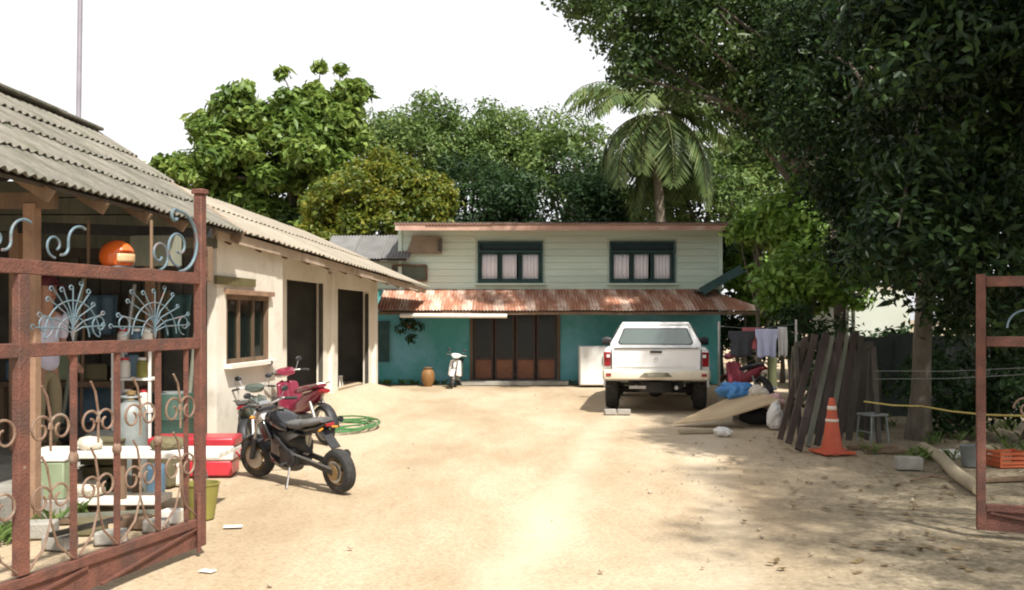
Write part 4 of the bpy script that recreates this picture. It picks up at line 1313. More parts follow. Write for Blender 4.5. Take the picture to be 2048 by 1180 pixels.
# ------------------------------------------------------------------ motorcycles
def black_bike():
    g0, g1 = G(682, 985), Vector((-2.56, 9.66, 0))
    mid = (g0 + g1) / 2
    d = (g1 - g0)
    wb = d.length
    t = thing('motorcycle', 'small black naked motorcycle with fat tyres standing in the yard', 'motorcycle', (mid.x, mid.y, 0), math.atan2(d.y, d.x), tilt=(R(-7), 0, 0))
    h = wb / 2
    r = 0.205
    for x, st in ((-h, 0), (h, R(14))):
        w = MB().lathe([(r * 0.62, -0.048), (r * 0.84, -0.056), (r * 0.95, -0.046), (r, -0.018), (r, 0.018), (r * 0.95, 0.046), (r * 0.84, 0.056), (r * 0.62, 0.048)], (0, 0, 0), 'y', 32, cap=False).build('wheel', M['rubber'], t)
        w.location = (x, 0, r)
        w.rotation_euler = (0, 0, st)
        MB().lathe([(r * 0.52, -0.03), (r * 0.65, -0.045), (r * 0.65, 0.045), (r * 0.52, 0.03)], (0, 0, 0), 'y', 32, cap=False).build('rim', M['goldrim'], w)
        for k in range(5):
            a = 2 * math.pi * k / 5 + 0.4
            MB().bar((0.02 * math.cos(a), 0, 0.02 * math.sin(a)), (r * 0.58 * math.cos(a), 0, r * 0.58 * math.sin(a)), 0.032, 0.03, up=(0, 1, 0)).build('spoke', M['goldrim'], w)
        MB().lathe([(0.01, -0.05), (0.045, -0.05), (0.045, 0.05), (0.01, 0.05)], (0, 0, 0), 'y', 16).build('hub', M['goldrim'], w)
        MB().lathe([(0.06, 0.052), (0.105, 0.052), (0.105, 0.056), (0.06, 0.056)], (0, 0, 0), 'y', 24).build('brake_disc', M['steel'], w)
    for s in (-1, 1):
        MB().bar((-h, s * 0.075, r), (-0.12, s * 0.06, 0.30), 0.022, 0.05).build('swingarm', M['blackplastic'], t)
        MB().tube([(h, s * 0.075, r), (h - 0.10, s * 0.075, 0.42)], 0.026, 10).build('fork_leg', M['blackplastic'], t)
        MB().tube([(h - 0.08, s * 0.075, 0.38), (h - 0.235, s * 0.075, 0.72)], 0.017, 10).build('fork_tube', M['steel'], t)
        MB().tube([(0.36, 0, 0.62), (0.15, s * 0.10, 0.48), (-0.12, s * 0.10, 0.30)], 0.022, 8).build('frame_tube', M['blackplastic'], t)
        MB().tube([(0.10, s * 0.09, 0.52), (-0.25, s * 0.07, 0.52), (-0.52, s * 0.05, 0.60)], 0.017, 8).build('subframe_tube', M['blackplastic'], t)
        MB().loft([[(0.40, s * 0.05, 0.60), (0.30, s * 0.05, 0.66), (0.20, s * 0.05, 0.44), (0.33, s * 0.05, 0.40)],
                   [(0.40, s * 0.14, 0.58), (0.28, s * 0.15, 0.63), (0.20, s * 0.13, 0.46), (0.32, s * 0.13, 0.42)]]).build('shroud', M['blackgloss'], t, bevel=0.012)
        MB().tube([(h - 0.30, s * 0.12, 0.78), (h - 0.28, s * 0.20, 0.86)], 0.005, 6).build('mirror_stalk', M['blackplastic'], t)
        MB().tube([(h - 0.26, s * 0.21, 0.785), (h - 0.31, s * 0.325, 0.77)], 0.017, 10).build('grip', M['rubber'], t)
        MB().sphere((h - 0.20, s * 0.14, 0.65), (0.025, 0.03, 0.02), 8, 6).build('front_indicator', pm('amber_lens', (0.6, 0.25, 0.03), rough=0.2), t)
        MB().tube([(-0.02, s * 0.09, 0.24), (-0.02, s * 0.20, 0.235)], 0.012, 8).build('foot_peg', M['rubber'], t)
    MB().tube([(h - 0.30, -0.30, 0.775), (h - 0.25, -0.2, 0.79), (h - 0.25, -0.08, 0.765), (h - 0.25, 0.08, 0.765), (h - 0.25, 0.2, 0.79), (h - 0.30, 0.30, 0.775)], 0.011, 8).build('handlebar', M['steel'], t)
    MB().box((h - 0.235, 0, 0.72), (0.07, 0.2, 0.035)).build('top_yoke', M['blackplastic'], t, bevel=0.006)
    MB().blob([(h - 0.25, 0.655, 0.07, 0.05), (h - 0.20, 0.655, 0.09, 0.075), (h - 0.13, 0.645, 0.085, 0.07), (h - 0.11, 0.64, 0.06, 0.05)]).build('headlight', M['whitelens'], t)
    MB().blob([(h - 0.25, 0.745, 0.06, 0.02), (h - 0.20, 0.76, 0.07, 0.035), (h - 0.16, 0.745, 0.055, 0.02)]).build('instrument', M['chrome'], t)
    MB().blob([(-0.02, 0.56, 0.09, 0.05), (0.05, 0.60, 0.125, 0.085), (0.18, 0.635, 0.13, 0.10), (0.30, 0.63, 0.11, 0.085), (0.38, 0.60, 0.06, 0.04)]).build('fuel_tank', M['blackgloss'], t)
    MB().lathe([(0.01, 0), (0.03, 0), (0.03, 0.012), (0.01, 0.014)], (0.17, 0, 0.733), 'z', 14).build('tank_cap', M['steel'], t)
    MB().blob([(0.02, 0.605, 0.075, 0.025), (-0.08, 0.600, 0.10, 0.038), (-0.25, 0.605, 0.115, 0.040), (-0.30, 0.635, 0.11, 0.038), (-0.45, 0.655, 0.10, 0.032), (-0.56, 0.675, 0.07, 0.018)], p=3).build('seat', M['seatgrey'], t)
    MB().blob([(-0.10, 0.545, 0.07, 0.03), (-0.30, 0.575, 0.09, 0.04), (-0.50, 0.615, 0.07, 0.035), (-0.60, 0.655, 0.04, 0.015)]).build('tail_cowl', M['blackgloss'], t)
    MB().box((-0.60, 0, 0.635), (0.03, 0.09, 0.03)).build('tail_light', M['redlens'], t, bevel=0.006)
    MB().bar((-0.50, 0, 0.58), (-0.66, 0, 0.42), 0.10, 0.015).build('rear_fender', M['blackplastic'], t)
    pts = []
    MB().grid(lambda u, v: (h + (r + 0.025) * math.cos(R(40 + 115 * u)) , 0.065 * (v - 0.5) * 2, r + (r + 0.025) * math.sin(R(40 + 115 * u)) - 0.02 * (2 * v - 1) ** 2), 14, 4).build('front_fender', M['blackplastic'], t, solid=0.006)
    en = MB()
    en.box((0.00, 0, 0.30), (0.26, 0.20, 0.17))
    en.lathe([(0.02, -0.12), (0.085, -0.12), (0.09, -0.09), (0.09, 0.09), (0.085, 0.12), (0.02, 0.12)], (-0.04, 0, 0.29), 'y', 20)
    en.build('engine', M['blackplastic'], t, bevel=0.012)
    MB().blob([(-0.24, 0.42, 0.05, 0.09), (-0.10, 0.44, 0.085, 0.12), (0.08, 0.46, 0.10, 0.12), (0.24, 0.46, 0.085, 0.11), (0.33, 0.44, 0.06, 0.09)]).build('air_box', M['blackplastic'], t)
    MB().blob([(-0.02, 0.17, 0.07, 0.035), (0.12, 0.19, 0.10, 0.06), (0.30, 0.24, 0.09, 0.07), (0.38, 0.30, 0.05, 0.05)]).build('belly_cowl', M['blackgloss'], t)
    cy = MB()
    for k in range(6):
        cy.box((0.16 + 0.025 * k, 0, 0.335 + 0.006 * k), (0.010, 0.15, 0.13), ry=R(-12))
    cy.box((0.22, 0, 0.35), (0.17, 0.10, 0.10), ry=R(-12))
    cy.build('cylinder', M['steel'], t)
    MB().tube([(0.28, -0.04, 0.32), (0.32, -0.08, 0.22), (0.15, -0.11, 0.16), (-0.15, -0.13, 0.18), (-0.30, -0.14, 0.22)], 0.018, 10).build('exhaust_pipe', M['steel'], t)
    MB().tube([(-0.28, -0.14, 0.215), (-0.60, -0.16, 0.32)], [0.04, 0.048], 14).build('muffler', M['blackplastic'], t)
    MB().tube([(-0.25, 0, 0.52), (-0.18, 0, 0.32)], 0.035, 12).build('shock_absorber', M['steel'], t)
    MB().tube([(-0.04, 0.10, 0.22), (-0.10, 0.205, 0.018)], 0.010, 8).build('side_stand', M['steel'], t)
    MB().loft([[(-0.06, 0.085, 0.44), (-0.30, 0.085, 0.53), (-0.12, 0.085, 0.56), (0.06, 0.085, 0.52)], [(-0.06, 0.115, 0.45), (-0.26, 0.115, 0.53), (-0.12, 0.115, 0.55), (0.04, 0.115, 0.51)]]).build('side_panel', M['blackgloss'], t)
    for s in (-1, 1):
        MB().tube([(h - 0.27, s * 0.19, 0.785), (h - 0.17, s * 0.15, 0.80), (h - 0.12, s * 0.09, 0.70), (h - 0.14, s * 0.06, 0.52), (h - 0.02, s * 0.085, 0.25)], 0.0055, 6).build('brake_cable', M['rubber'], t)
        MB().sphere((h - 0.275, s * 0.215, 0.885), (0.012, 0.045, 0.03), 12, 8).build('mirror', M['blackplastic'], t)
        MB().tube([(-0.55, s * 0.05, 0.60), (-0.57, s * 0.11, 0.59)], 0.010, 6).build('rear_indicator', pm('amber_lens', (0.6, 0.25, 0.03), rough=0.2), t)
    MB().tube([(-h, 0.085, r + 0.04), (-0.06, 0.10, 0.34)], 0.010, 6).build('chain', M['steel'], t)
    MB().lathe([(0.02, 0.07), (0.075, 0.07), (0.075, 0.076), (0.02, 0.076)], (-h, 0, r), 'y', 20).build('sprocket', M['goldrim'], t)
    return t
black_bike()

def underbone(label, ga, gb, paint, seat, group, sc=1.0):
    """step-through motorcycle; ga rear contact, gb front contact"""
    d = gb - ga
    mid = (ga + gb) / 2
    t = thing('step_through_motorcycle', label, 'motorcycle', (mid.x, mid.y, 0), math.atan2(d.y, d.x), group, sc, tilt=(R(-6), 0, 0))
    h, r = 0.56, 0.255
    for x in (-h, h):
        w = MB().ring((x, 0, r), r - 0.032, 0.032, 'y', 32, 8).build('wheel', M['rubber'], t)
        MB().ring((x, 0, r), r - 0.066, 0.012, 'y', 28, 6, flat=1.8).build('rim', M['steel'], w)
        MB().lathe([(0.01, -0.05), (0.05, -0.05), (0.05, 0.05), (0.01, 0.05)], (x, 0, r), 'y', 14).build('hub', M['steel'], w)
        for k in range(10):
            a = 2 * math.pi * k / 10
            MB().tube([(x + 0.04 * math.cos(a), 0.03 * (-1) ** k, r + 0.04 * math.sin(a)), (x + 0.19 * math.cos(a + 0.25), 0, r + 0.19 * math.sin(a + 0.25))], 0.003, 4).build('spoke', M['steel'], w)
    for s in (-1, 1):
        MB().tube([(h, s * 0.06, r), (h - 0.17, s * 0.055, 0.72)], 0.018, 8).build('fork_leg', M['blackplastic'], t)
        MB().bar((-h, s * 0.07, r), (-0.08, s * 0.06, 0.30), 0.02, 0.04).build('swingarm', M['blackplastic'], t)
        MB().tube([(-h + 0.02, s * 0.09, r + 0.03), (-0.42, s * 0.085, 0.56)], 0.024, 8).build('shock_absorber', M['steel'], t)
        MB().tube([(h - 0.26, s * 0.20, 0.905), (h - 0.30, s * 0.31, 0.89)], 0.016, 8).build('grip', M['rubber'], t)
        MB().tube([(h - 0.24, s * 0.14, 0.90), (h - 0.22, s * 0.20, 1.02)], 0.005, 6).build('mirror_stalk', M['steel'], t)
        MB().sphere((h - 0.22, s * 0.215, 1.05), (0.012, 0.05, 0.035), 12, 8).build('mirror', M['blackplastic'], t)
        MB().loft([[(h - 0.16, s * 0.03, 0.80), (h - 0.24, s * 0.03, 0.78), (h - 0.34, s * 0.03, 0.36), (h - 0.20, s * 0.03, 0.34)],
                   [(h - 0.20, s * 0.15, 0.76), (h - 0.26, s * 0.15, 0.74), (h - 0.36, s * 0.19, 0.34), (h - 0.28, s * 0.19, 0.32)]]).build('leg_shield', paint, t, bevel=0.015)
    MB().tube([(h - 0.28, -0.28, 0.90), (h - 0.22, -0.12, 0.91), (h - 0.22, 0.12, 0.91), (h - 0.28, 0.28, 0.90)], 0.011, 8).build('handlebar', M['steel'], t)
    MB().blob([(h - 0.30, 0.885, 0.10, 0.03), (h - 0.22, 0.90, 0.145, 0.06), (h - 0.12, 0.88, 0.12, 0.065), (h - 0.07, 0.86, 0.07, 0.04)]).build('handlebar_cowl', paint, t)
    MB().blob([(h - 0.085, 0.865, 0.075, 0.045), (h - 0.055, 0.86, 0.055, 0.03)]).build('headlight', M['whitelens'], t)
    MB().blob([(h - 0.30, 0.50, 0.05, 0.10), (h - 0.22, 0.62, 0.06, 0.16), (h - 0.13, 0.66, 0.04, 0.10)]).build('front_cowl', paint, t)
    MB().blob([(-0.60, 0.70, 0.045, 0.05), (-0.45, 0.62, 0.10, 0.09), (-0.20, 0.52, 0.115, 0.12), (0.02, 0.45, 0.09, 0.10), (0.22, 0.40, 0.06, 0.06)]).build('body_cover', paint, t)
    MB().blob([(-0.62, 0.765, 0.06, 0.02), (-0.45, 0.745, 0.115, 0.04), (-0.20, 0.70, 0.12, 0.045), (0.0, 0.66, 0.085, 0.04), (0.06, 0.64, 0.04, 0.02)], p=3).build('seat', seat, t)
    MB().blob([(-0.72, 0.70, 0.05, 0.025), (-0.62, 0.69, 0.075, 0.04)]).build('tail_light', M['redlens'], t)
    MB().tube([(-0.45, 0.10, 0.76), (-0.66, 0.09, 0.80), (-0.70, 0, 0.80), (-0.66, -0.09, 0.80), (-0.45, -0.10, 0.76)], 0.010, 8).build('grab_rail', M['steel'], t)
    MB().grid(lambda u, v: (h + (r + 0.02) * math.cos(R(20 + 135 * u)), 0.06 * (2 * v - 1), r + (r + 0.02) * math.sin(R(20 + 135 * u)) - 0.02 * (2 * v - 1) ** 2), 14, 4).build('front_fender', paint, t, solid=0.006)
    MB().grid(lambda u, v: (-h + (r + 0.03) * math.cos(R(60 + 120 * u)), 0.06 * (2 * v - 1), r + (r + 0.03) * math.sin(R(60 + 120 * u)) - 0.02 * (2 * v - 1) ** 2), 14, 4).build('rear_fender', M['blackplastic'], t, solid=0.006)
    MB().box((0.02, 0, 0.28), (0.30, 0.18, 0.16)).build('engine', M['greyjug'], t, bevel=0.02)
    MB().tube([(0.15, -0.08, 0.24), (-0.1, -0.13, 0.20), (-0.35, -0.14, 0.24)], 0.016, 8).build('exhaust_pipe', M['steel'], t)
    MB().tube([(-0.33, -0.14, 0.235), (-0.74, -0.15, 0.32)], [0.035, 0.042], 12).build('muffler', M['chrome'], t)
    MB().tube([(0.0, 0.09, 0.24), (-0.05, 0.22, 0.02)], 0.010, 6).build('side_stand', M['steel'], t)
    return t
underbone('maroon step-through motorcycle parked by the dark doorway behind the black one', Vector((-2.46, 12.2, 0)), Vector((-3.02, 12.85, 0)), M['maroon'], M['maroon'], 'step-through motorcycles')
underbone('dull grey-green step-through motorcycle against the cream wall, left of the maroon one', Vector((-3.02, 10.85, 0)), Vector((-3.10, 11.9, 0)), M['greybike'], M['seatgrey'], 'step-through motorcycles', 0.85)
underbone('faded red step-through motorcycle under the washing line beyond the tarpaulin', G(1535, 812), G(1452, 800), M['pinkred'], M['clothdark'], 'step-through motorcycles', 1.0)

hose = MB()
hc = Vector((PX(690, 13.9), 13.9, 0))
rr = random.Random(4)
pts = []
for i in range(150):
    a = i * 0.26
    q = 0.30 + 0.10 * math.sin(i * 0.21) + 0.05 * math.sin(i * 0.063)
    pts.append((hc.x + q * 1.25 * math.cos(a) + 0.05 * math.sin(i * 0.13), hc.y + q * 2.2 * math.sin(a), 0.025 + 0.010 * (i // 24) + 0.008 * math.sin(i * 0.9)))
pts += [(hc.x + 0.25 + 0.02 * k, hc.y + 0.9 + 0.08 * k, 0.02) for k in range(4)]
tag(hose.tube(pts, 0.013, 6).build('garden_hose', M['hose']), 'coiled green hose lying on the sand behind the black motorcycle', 'hose')

# ------------------------------------------------------------------ yard things on the right
# dark timbers leaning on a trestle
ts = thing('trestle', 'dark timber trestle that carries the leaning poles', 'trestle', (PX(1650, 12.45), 12.45, 0))
ta, tb = P(1590, 690, 12.45), P(1745, 690, 12.45)
MB().bar(ta, tb, 0.07, 0.09).build('rail', M['darkwood'], ts, world=True)
for q in (ta, tb):
    for s in (-1, 1):
        MB().bar(q + Vector((0.0, 0.03 * s, -0.02)), (q.x, q.y + 0.22 * s, 0), 0.06, 0.05, up=(1, 0, 0)).build('leg', M['darkwood'], ts, world=True)
poles = [
    (1560, 882, 1612, 676, 0.085, 'purplewood', 'leftmost dark purple timber of the poles leaning beside the cone'),
    (1577, 890, 1630, 672, 0.10, 'purplewood', 'second leaning dark timber from the left, purple brown'),
    (1597, 903, 1652, 671, 0.105, 'purplewood', 'third leaning dark timber from the left, with the lowest foot'),
    (1616, 896, 1664, 676, 0.07, 'greywood', 'narrow grey-green leaning timber just left of the traffic cone'),
    (1634, 893, 1682, 670, 0.095, 'purplewood', 'dark leaning timber whose foot is hidden by the traffic cone'),
    (1656, 888, 1694, 674, 0.06, 'greywood', 'thin grey-green leaning timber rising behind the traffic cone'),
    (1676, 886, 1708, 671, 0.10, 'purplewood', 'dark leaning timber just right of the traffic cone'),
    (1697, 884, 1722, 674, 0.09, 'darkwood', 'rightmost dark leaning timber of the row beside the cone'),
]
for bx_, by_, tx_, ty_, w, mt, lab in poles:
    a = G(bx_, by_)
    b = P(tx_, ty_, 12.42)
    o = MB().bar((0, 0, 0), b - a, w * 0.82, 0.045, up=(0, -1, 0.3)).build('timber_pole', M[mt])
    o.location = a + Vector((0, 0, 0.02))
    tag(o, lab, 'timber', 'timbers leaning beside the cone')
# broad dark sheet leaning behind them, also backing their gaps
a0, a1 = G(1600, 868), G(1768, 862)
o = MB().prism([a0, a1, P(1762, 745, 13.6), P(1722, 676, 13.6), P(1640, 680, 13.6)], (0.01, 0.03, 0.0)).build('plywood_sheet', M['darkwood'])
tag(o, 'dark sheet with a slanting edge leaning behind the timbers', 'board')

cone_at = G(1664, 906)
cn = thing('traffic_cone', 'dirty orange traffic cone with two pale bands before the timbers', 'traffic cone', cone_at, R(12))
hgt = 0.66
rad = lambda z: lerp(0.132, 0.034, ((z - 0.03) / (hgt - 0.03)) ** 0.85)
MB().box((0, 0, 0.018), (0.40, 0.40, 0.036)).build('base_plate', M['orangecone'], cn, bevel=0.012)
MB().lathe([(0.155, 0.034), (0.15, 0.06)] + [(rad(z), z) for z in (0.065, 0.2, 0.3, 0.40, 0.5, 0.56, 0.62)] + [(0.036, 0.645), (0.022, hgt)], (0, 0, 0), 'z', 28).build('body', M['orangecone'], cn)
for z0, z1 in ((0.375, 0.41), (0.515, 0.565)):
    MB().lathe([(rad(z0) + 0.004, z0), (rad(z1) + 0.004, z1)], (0, 0, 0), 'z', 28, cap=False).build('band', M['conewhite'], cn, solid=0.003)

# leaning plywood, tarpaulin and bags
pa, pb = G(1346, 852), P(1440, 843, 13.9)
pc, pd = P(1560, 803, 13.9), P(1500, 778, 14.9)
o = MB().prism([pa + Vector((0, 0, 0.02)), pb + Vector((0, 0, 0.02)), pc, pd], (0, 0, 0.022)).build('plywood_board', M['ply'])
tag(o, 'tan plywood board sloping up over the junk right of the pickup', 'board')
jk = thing('brick_pile', 'low pile of bricks propping the sloping plywood board', 'bricks', (PX(1520, 14.75), 14.75, 0))
for i in range(12):
    x = PX(1478 + 24 * (i % 4) + random.uniform(-4, 4), 14.75)
    MB().box((x, 14.78 + random.uniform(-0.1, 0.1), 0.05 + 0.095 * (i // 4)), (0.19, 0.10, 0.085), rz=random.uniform(-0.3, 0.3)).build('brick', M['concrete'], jk, world=True)
def lump(c, r, mat, seed, name, lab, cat, crease=0.35, group=None):
    mb = MB().sphere((0, 0, 0), r, 64, 44)
    vs = []
    for v in mb.v:
        p = Vector(v)
        n_ = mnoise.turbulence(Vector((p.x * 5 + seed, p.y * 5, p.z * 5)), 3, True)
        rd = mnoise.noise(Vector((p.x * 9 + seed * 2, p.y * 9, p.z * 9))), mnoise.noise(Vector((p.x * 21 + seed, p.y * 21, p.z * 21)))
        k = 1 + crease * (n_ - 0.5) + crease * (0.42 * (0.35 - abs(rd[0])) + 0.16 * (0.3 - abs(rd[1])))
        q = Vector((p.x * k, p.y * k, max(p.z * k, -r[2] * 0.85)))
        vs.append(tuple(q))
    mb.v = vs
    o = mb.build(name, mat, angle=50)
    o.location = c
    return tag(o, lab, cat, group)
lump(P(1476, 782, 14.75) + Vector((0, 0, 0.0)), (0.30, 0.24, 0.15), M['bluetarp'], 3, 'blue_tarpaulin', 'crumpled blue tarpaulin heaped on the plywood board', 'tarpaulin', 0.5)
lump(P(1515, 786, 14.55), (0.16, 0.15, 0.11), M['sack'], 8, 'sack', 'dirty white sack beside the blue tarpaulin', 'sack', 0.4)
lump(P(1548, 806, 14.35), (0.16, 0.15, 0.15), M['pinksack'], 5, 'bag', 'faded pink bag on the right end of the plywood', 'bag', 0.5)
lump(Vector((PX(1552, 13.75), 13.8, 0.20)), (0.11, 0.11, 0.22), M['clothwhite'], 15, 'bag', 'torn white bag hanging below the pink one', 'bag', 0.6)
o = MB().box((0, 0, 0.03), (0.62, 0.12, 0.055)).build('plank', M['paletimber'], bevel=0.006)
o.location = G(1400, 866)
o.rotation_euler = (0, 0, R(12))
tag(o, 'short pale plank lying below the plywood board', 'plank')
lump(G(1448, 872) + Vector((0, 0, 0.05)), (0.13, 0.11, 0.07), M['clothwhite'], 25, 'rag', 'white crumpled rag on the sand at the end of the short plank', 'rag', 0.7)
lump(Vector((PX(1515, 14.3), 14.32, 0.12)), (0.26, 0.14, 0.13), M['under'], 35, 'shade_lump', 'added black lump standing for the shade under the plywood board', 'shade lump', 0.4)  # added black lump, stands in for the shadow beneath the board

# washing line
wl_ = thing('washing_line', 'washing line between two poles beyond the tarpaulin', 'washing line', (PX(1510, 17.0), 17.0, 0))
q0, q1 = P(1438, 652, 17.0), P(1592, 648, 17.0)
for q in (q0, q1):
    MB().tube([(q.x, q.y, 0), (q.x, q.y, q.z + 0.08)], 0.022, 8).build('pole', M['steel'], wl_, world=True)
MB().tube([q0, q0.lerp(q1, 0.25) - Vector((0, 0, 0.04)), q0.lerp(q1, 0.5) - Vector((0, 0, 0.055)), q0.lerp(q1, 0.75) - Vector((0, 0, 0.04)), q1], 0.005, 5).build('line', M['wire'], wl_, world=True)
def garment(px0, px1, py0, py1, Y, mat, lab, cat, name, sleeve=0.0, seed=0):
    a, b = P(px0, py0, Y), P(px1, py1, Y)
    w, h = b.x - a.x, a.z - b.z
    def fn(u, v):
        k = 1.0
        x = w * (u - 0.5)
        if sleeve and v > 0.62:
            x *= 1 + sleeve * min(1, (v - 0.62) / 0.1)
        yy = 0.025 * math.sin(u * 13 + seed) * (1.1 - v) + 0.02 * math.sin(u * 5 + v * 4 + seed)
        return (x, yy, -h * (1 - v) + 0.02 * math.sin(u * 9 + seed) * (1 - v))
    o = MB().grid(fn, 24, 14).build(name, mat, solid=0.008)
    o.location = ((a.x + b.x) / 2, Y, a.z)
    return tag(o, lab, cat, 'washing on the line')
garment(1462, 1504, 662, 714, 16.96, M['clothdark'], 'dark grey shirt at the left end of the washing line', 'shirt', 'hanging_shirt', 0.28, 1)
garment(1484, 1522, 655, 700, 17.04, M['clothpink'], 'coral cloth hanging between the dark and the pale blue shirts', 'cloth', 'hanging_cloth', 0, 2)
garment(1514, 1552, 658, 714, 16.95, M['clothlav'], 'pale blue shirt on the washing line', 'shirt', 'hanging_shirt', 0.16, 3)
garment(1556, 1574, 654, 712, 17.0, M['clothwhite'], 'narrow white towel at the right end of the washing line', 'towel', 'hanging_towel', 0, 4)

# clutter under the big tree
def block(name, lab, cat, at, size, mat, rz=0, bevel=0.008, tilt=0):
    o = MB().box((0, 0, size[2] / 2), size).build(name, mat, bevel=bevel)
    o.location = at
    o.rotation_euler = (tilt, 0, rz)
    return tag(o, lab, cat)
block('concrete_block', 'dark concrete block on the ground right of the cone', 'block', G(1817, 938), (0.26, 0.16, 0.13), M['concrete'], R(-8))
lg = MB()
pA, pB = G(1846, 905) + Vector((0, 0, 0.07)), G(1958, 992) + Vector((0, 0, 0.06))
lg.tube([pA, pA.lerp(pB, 0.3) + Vector((0.03, 0, 0.01)), pA.lerp(pB, 0.7) + Vector((-0.02, 0, 0)), pB], [0.055, 0.062, 0.065, 0.06], 12)
tag(lg.build('log', M['paletimber']), 'pale barkless log lying beside the concrete block', 'log')
st_ = MB().tube([G(1822, 966) + Vector((0, 0, 0.02)), G(1860, 958) + Vector((0, 0, 0.03)), G(1890, 960) + Vector((0, 0, 0.02))], [0.014, 0.012, 0.008], 6)
tag(st_.build('stick', M['oldwood']), 'thin dark stick on the ground in front of the log', 'stick')
for i, (px, py, w, d, lab) in enumerate(((1890, 912, 0.42, 0.28, 'white slab half buried behind the log'), (1988, 912, 0.34, 0.25, 'white slab lying near the right gate leaf'))):
    block('slab', lab, 'slab', G(px, py), (w, d, 0.05), M['whiteplastic'], R(9 - 25 * i), tilt=R(5))
bk = MB().lathe([(0.085, 0), (0.115, 0.22), (0.12, 0.225), (0.108, 0.22), (0.08, 0.015), (0.01, 0.015)], (0, 0, 0), 'z', 22).build('bucket', M['greyjug'])
bk.location = G(1941, 932)
tag(bk, 'dull grey bucket standing behind the log', 'bucket')
cr = thing('crate', 'orange plastic crate seen through the right gate leaf', 'crate', G(2014, 932), R(10))
MB().box((0, 0, 0.012), (0.34, 0.24, 0.024)).build('bottom', M['orangejunk'], cr)
for z in (0.05, 0.10, 0.15):
    for y in (-0.12, 0.12):
        MB().box((0, y, z), (0.34, 0.012, 0.028)).build('slat', M['orangejunk'], cr)
    for x in (-0.17, 0.17):
        MB().box((x, 0, z), (0.012, 0.228, 0.028)).build('slat', M['orangejunk'], cr)
for x in (-0.165, 0.165):
    for y in (-0.115, 0.115):
        MB().box((x, y, 0.09), (0.022, 0.022, 0.165)).build('corner_post', M['orangejunk'], cr)
for i, (px, py, ln, rz, lab) in enumerate(((1745, 897, 0.62, 2, 'brown plank lying right of the traffic cone'), (1770, 905, 0.5, -4, 'darker brown plank in front of the other beside the cone'), (2010, 962, 0.7, 14, 'brown plank under the orange crate'))):
    block('plank', lab, 'plank', G(px, py), (ln, 0.09, 0.035), M['oldwood'], R(rz), 0.004)
stl = thing('metal_stool', 'small grey metal stool in the shade behind the planks', 'stool', G(1745, 884), R(20))
MB().box((0, 0, 0.36), (0.28, 0.28, 0.03)).build('seat', M['greyjug'], stl, bevel=0.008)
for sx_ in (-1, 1):
    for sy_ in (-1, 1):
        MB().tube([(sx_ * 0.115, sy_ * 0.115, 0.35), (sx_ * 0.14, sy_ * 0.14, 0)], 0.012, 8).build('leg', M['greyjug'], stl)
    MB().tube([(sx_ * 0.13, -0.13, 0.14), (sx_ * 0.13, 0.13, 0.14)], 0.008, 6).build('stretcher', M['greyjug'], stl)
block('paper_scrap', 'white scrap of paper on the sand by the left gate leaf', 'paper', G(466, 1053), (0.14, 0.08, 0.004), M['clothwhite'], R(10), 0)
block('paper_scrap', 'second pale scrap near the bottom edge by the left gate', 'paper', G(415, 1142), (0.10, 0.06, 0.004), M['clothwhite'], R(-20), 0)

# boundary behind the right side: dark upright sheets, pale wall beyond
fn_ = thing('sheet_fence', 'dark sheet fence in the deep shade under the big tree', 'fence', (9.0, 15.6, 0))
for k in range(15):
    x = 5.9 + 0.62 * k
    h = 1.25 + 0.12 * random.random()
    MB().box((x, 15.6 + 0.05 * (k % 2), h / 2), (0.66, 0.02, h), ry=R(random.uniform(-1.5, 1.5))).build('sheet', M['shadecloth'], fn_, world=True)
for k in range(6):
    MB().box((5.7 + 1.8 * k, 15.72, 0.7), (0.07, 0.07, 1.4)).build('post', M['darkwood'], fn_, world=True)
pw = thing('pale_shed', 'pale-walled shed seen through the gap left of the big trunk', 'shed', (8.2, 20.2, 0))
MB().box((7.83, 20.2, 1.1), (1.1, 0.1, 2.2)).build('wall', M['palewall'], pw, world=True)
MB().box((8.43, 21.5, 0.95), (0.1, 2.5, 1.9)).build('side_wall', M['palewall'], pw, world=True)
MB().box((7.23, 21.5, 0.95), (0.1, 2.5, 1.9)).build('side_wall', M['palewall'], pw, world=True)
MB().box((7.83, 21.5, 2.30), (1.5, 2.6, 0.05), rx=R(6)).build('roof', M['sheet2'], pw, world=True)

rp_ = MB()
ra_, rb_, rc_ = P(1728, 803, 12.0), P(1842, 812, 12.0), P(2060, 832, 9.6)
tag(rp_.tube([ra_, ra_.lerp(rb_, 0.5) - Vector((0, 0, 0.02)), rb_, rb_.lerp(rc_, 0.33) - Vector((0, 0, 0.03)), rb_.lerp(rc_, 0.66) - Vector((0, 0, 0.03)), rc_], 0.011, 6).build('yellow_rope', M['rope']), 'yellow rope stretched from the dark sheet past the big trunk', 'rope')
for i, (y0, y1, lab) in enumerate(((758, 748, 'thin grey wire above the yellow rope'), (742, 735, 'topmost thin wire beside the big trunk'))):
    tag(MB().tube([P(1750, y0, 12.2), P(1900, (y0 + y1) / 2 + 4, 11), P(2060, y1, 10)], 0.005, 5).build('fence_wire', M['wire']), lab, 'wire')

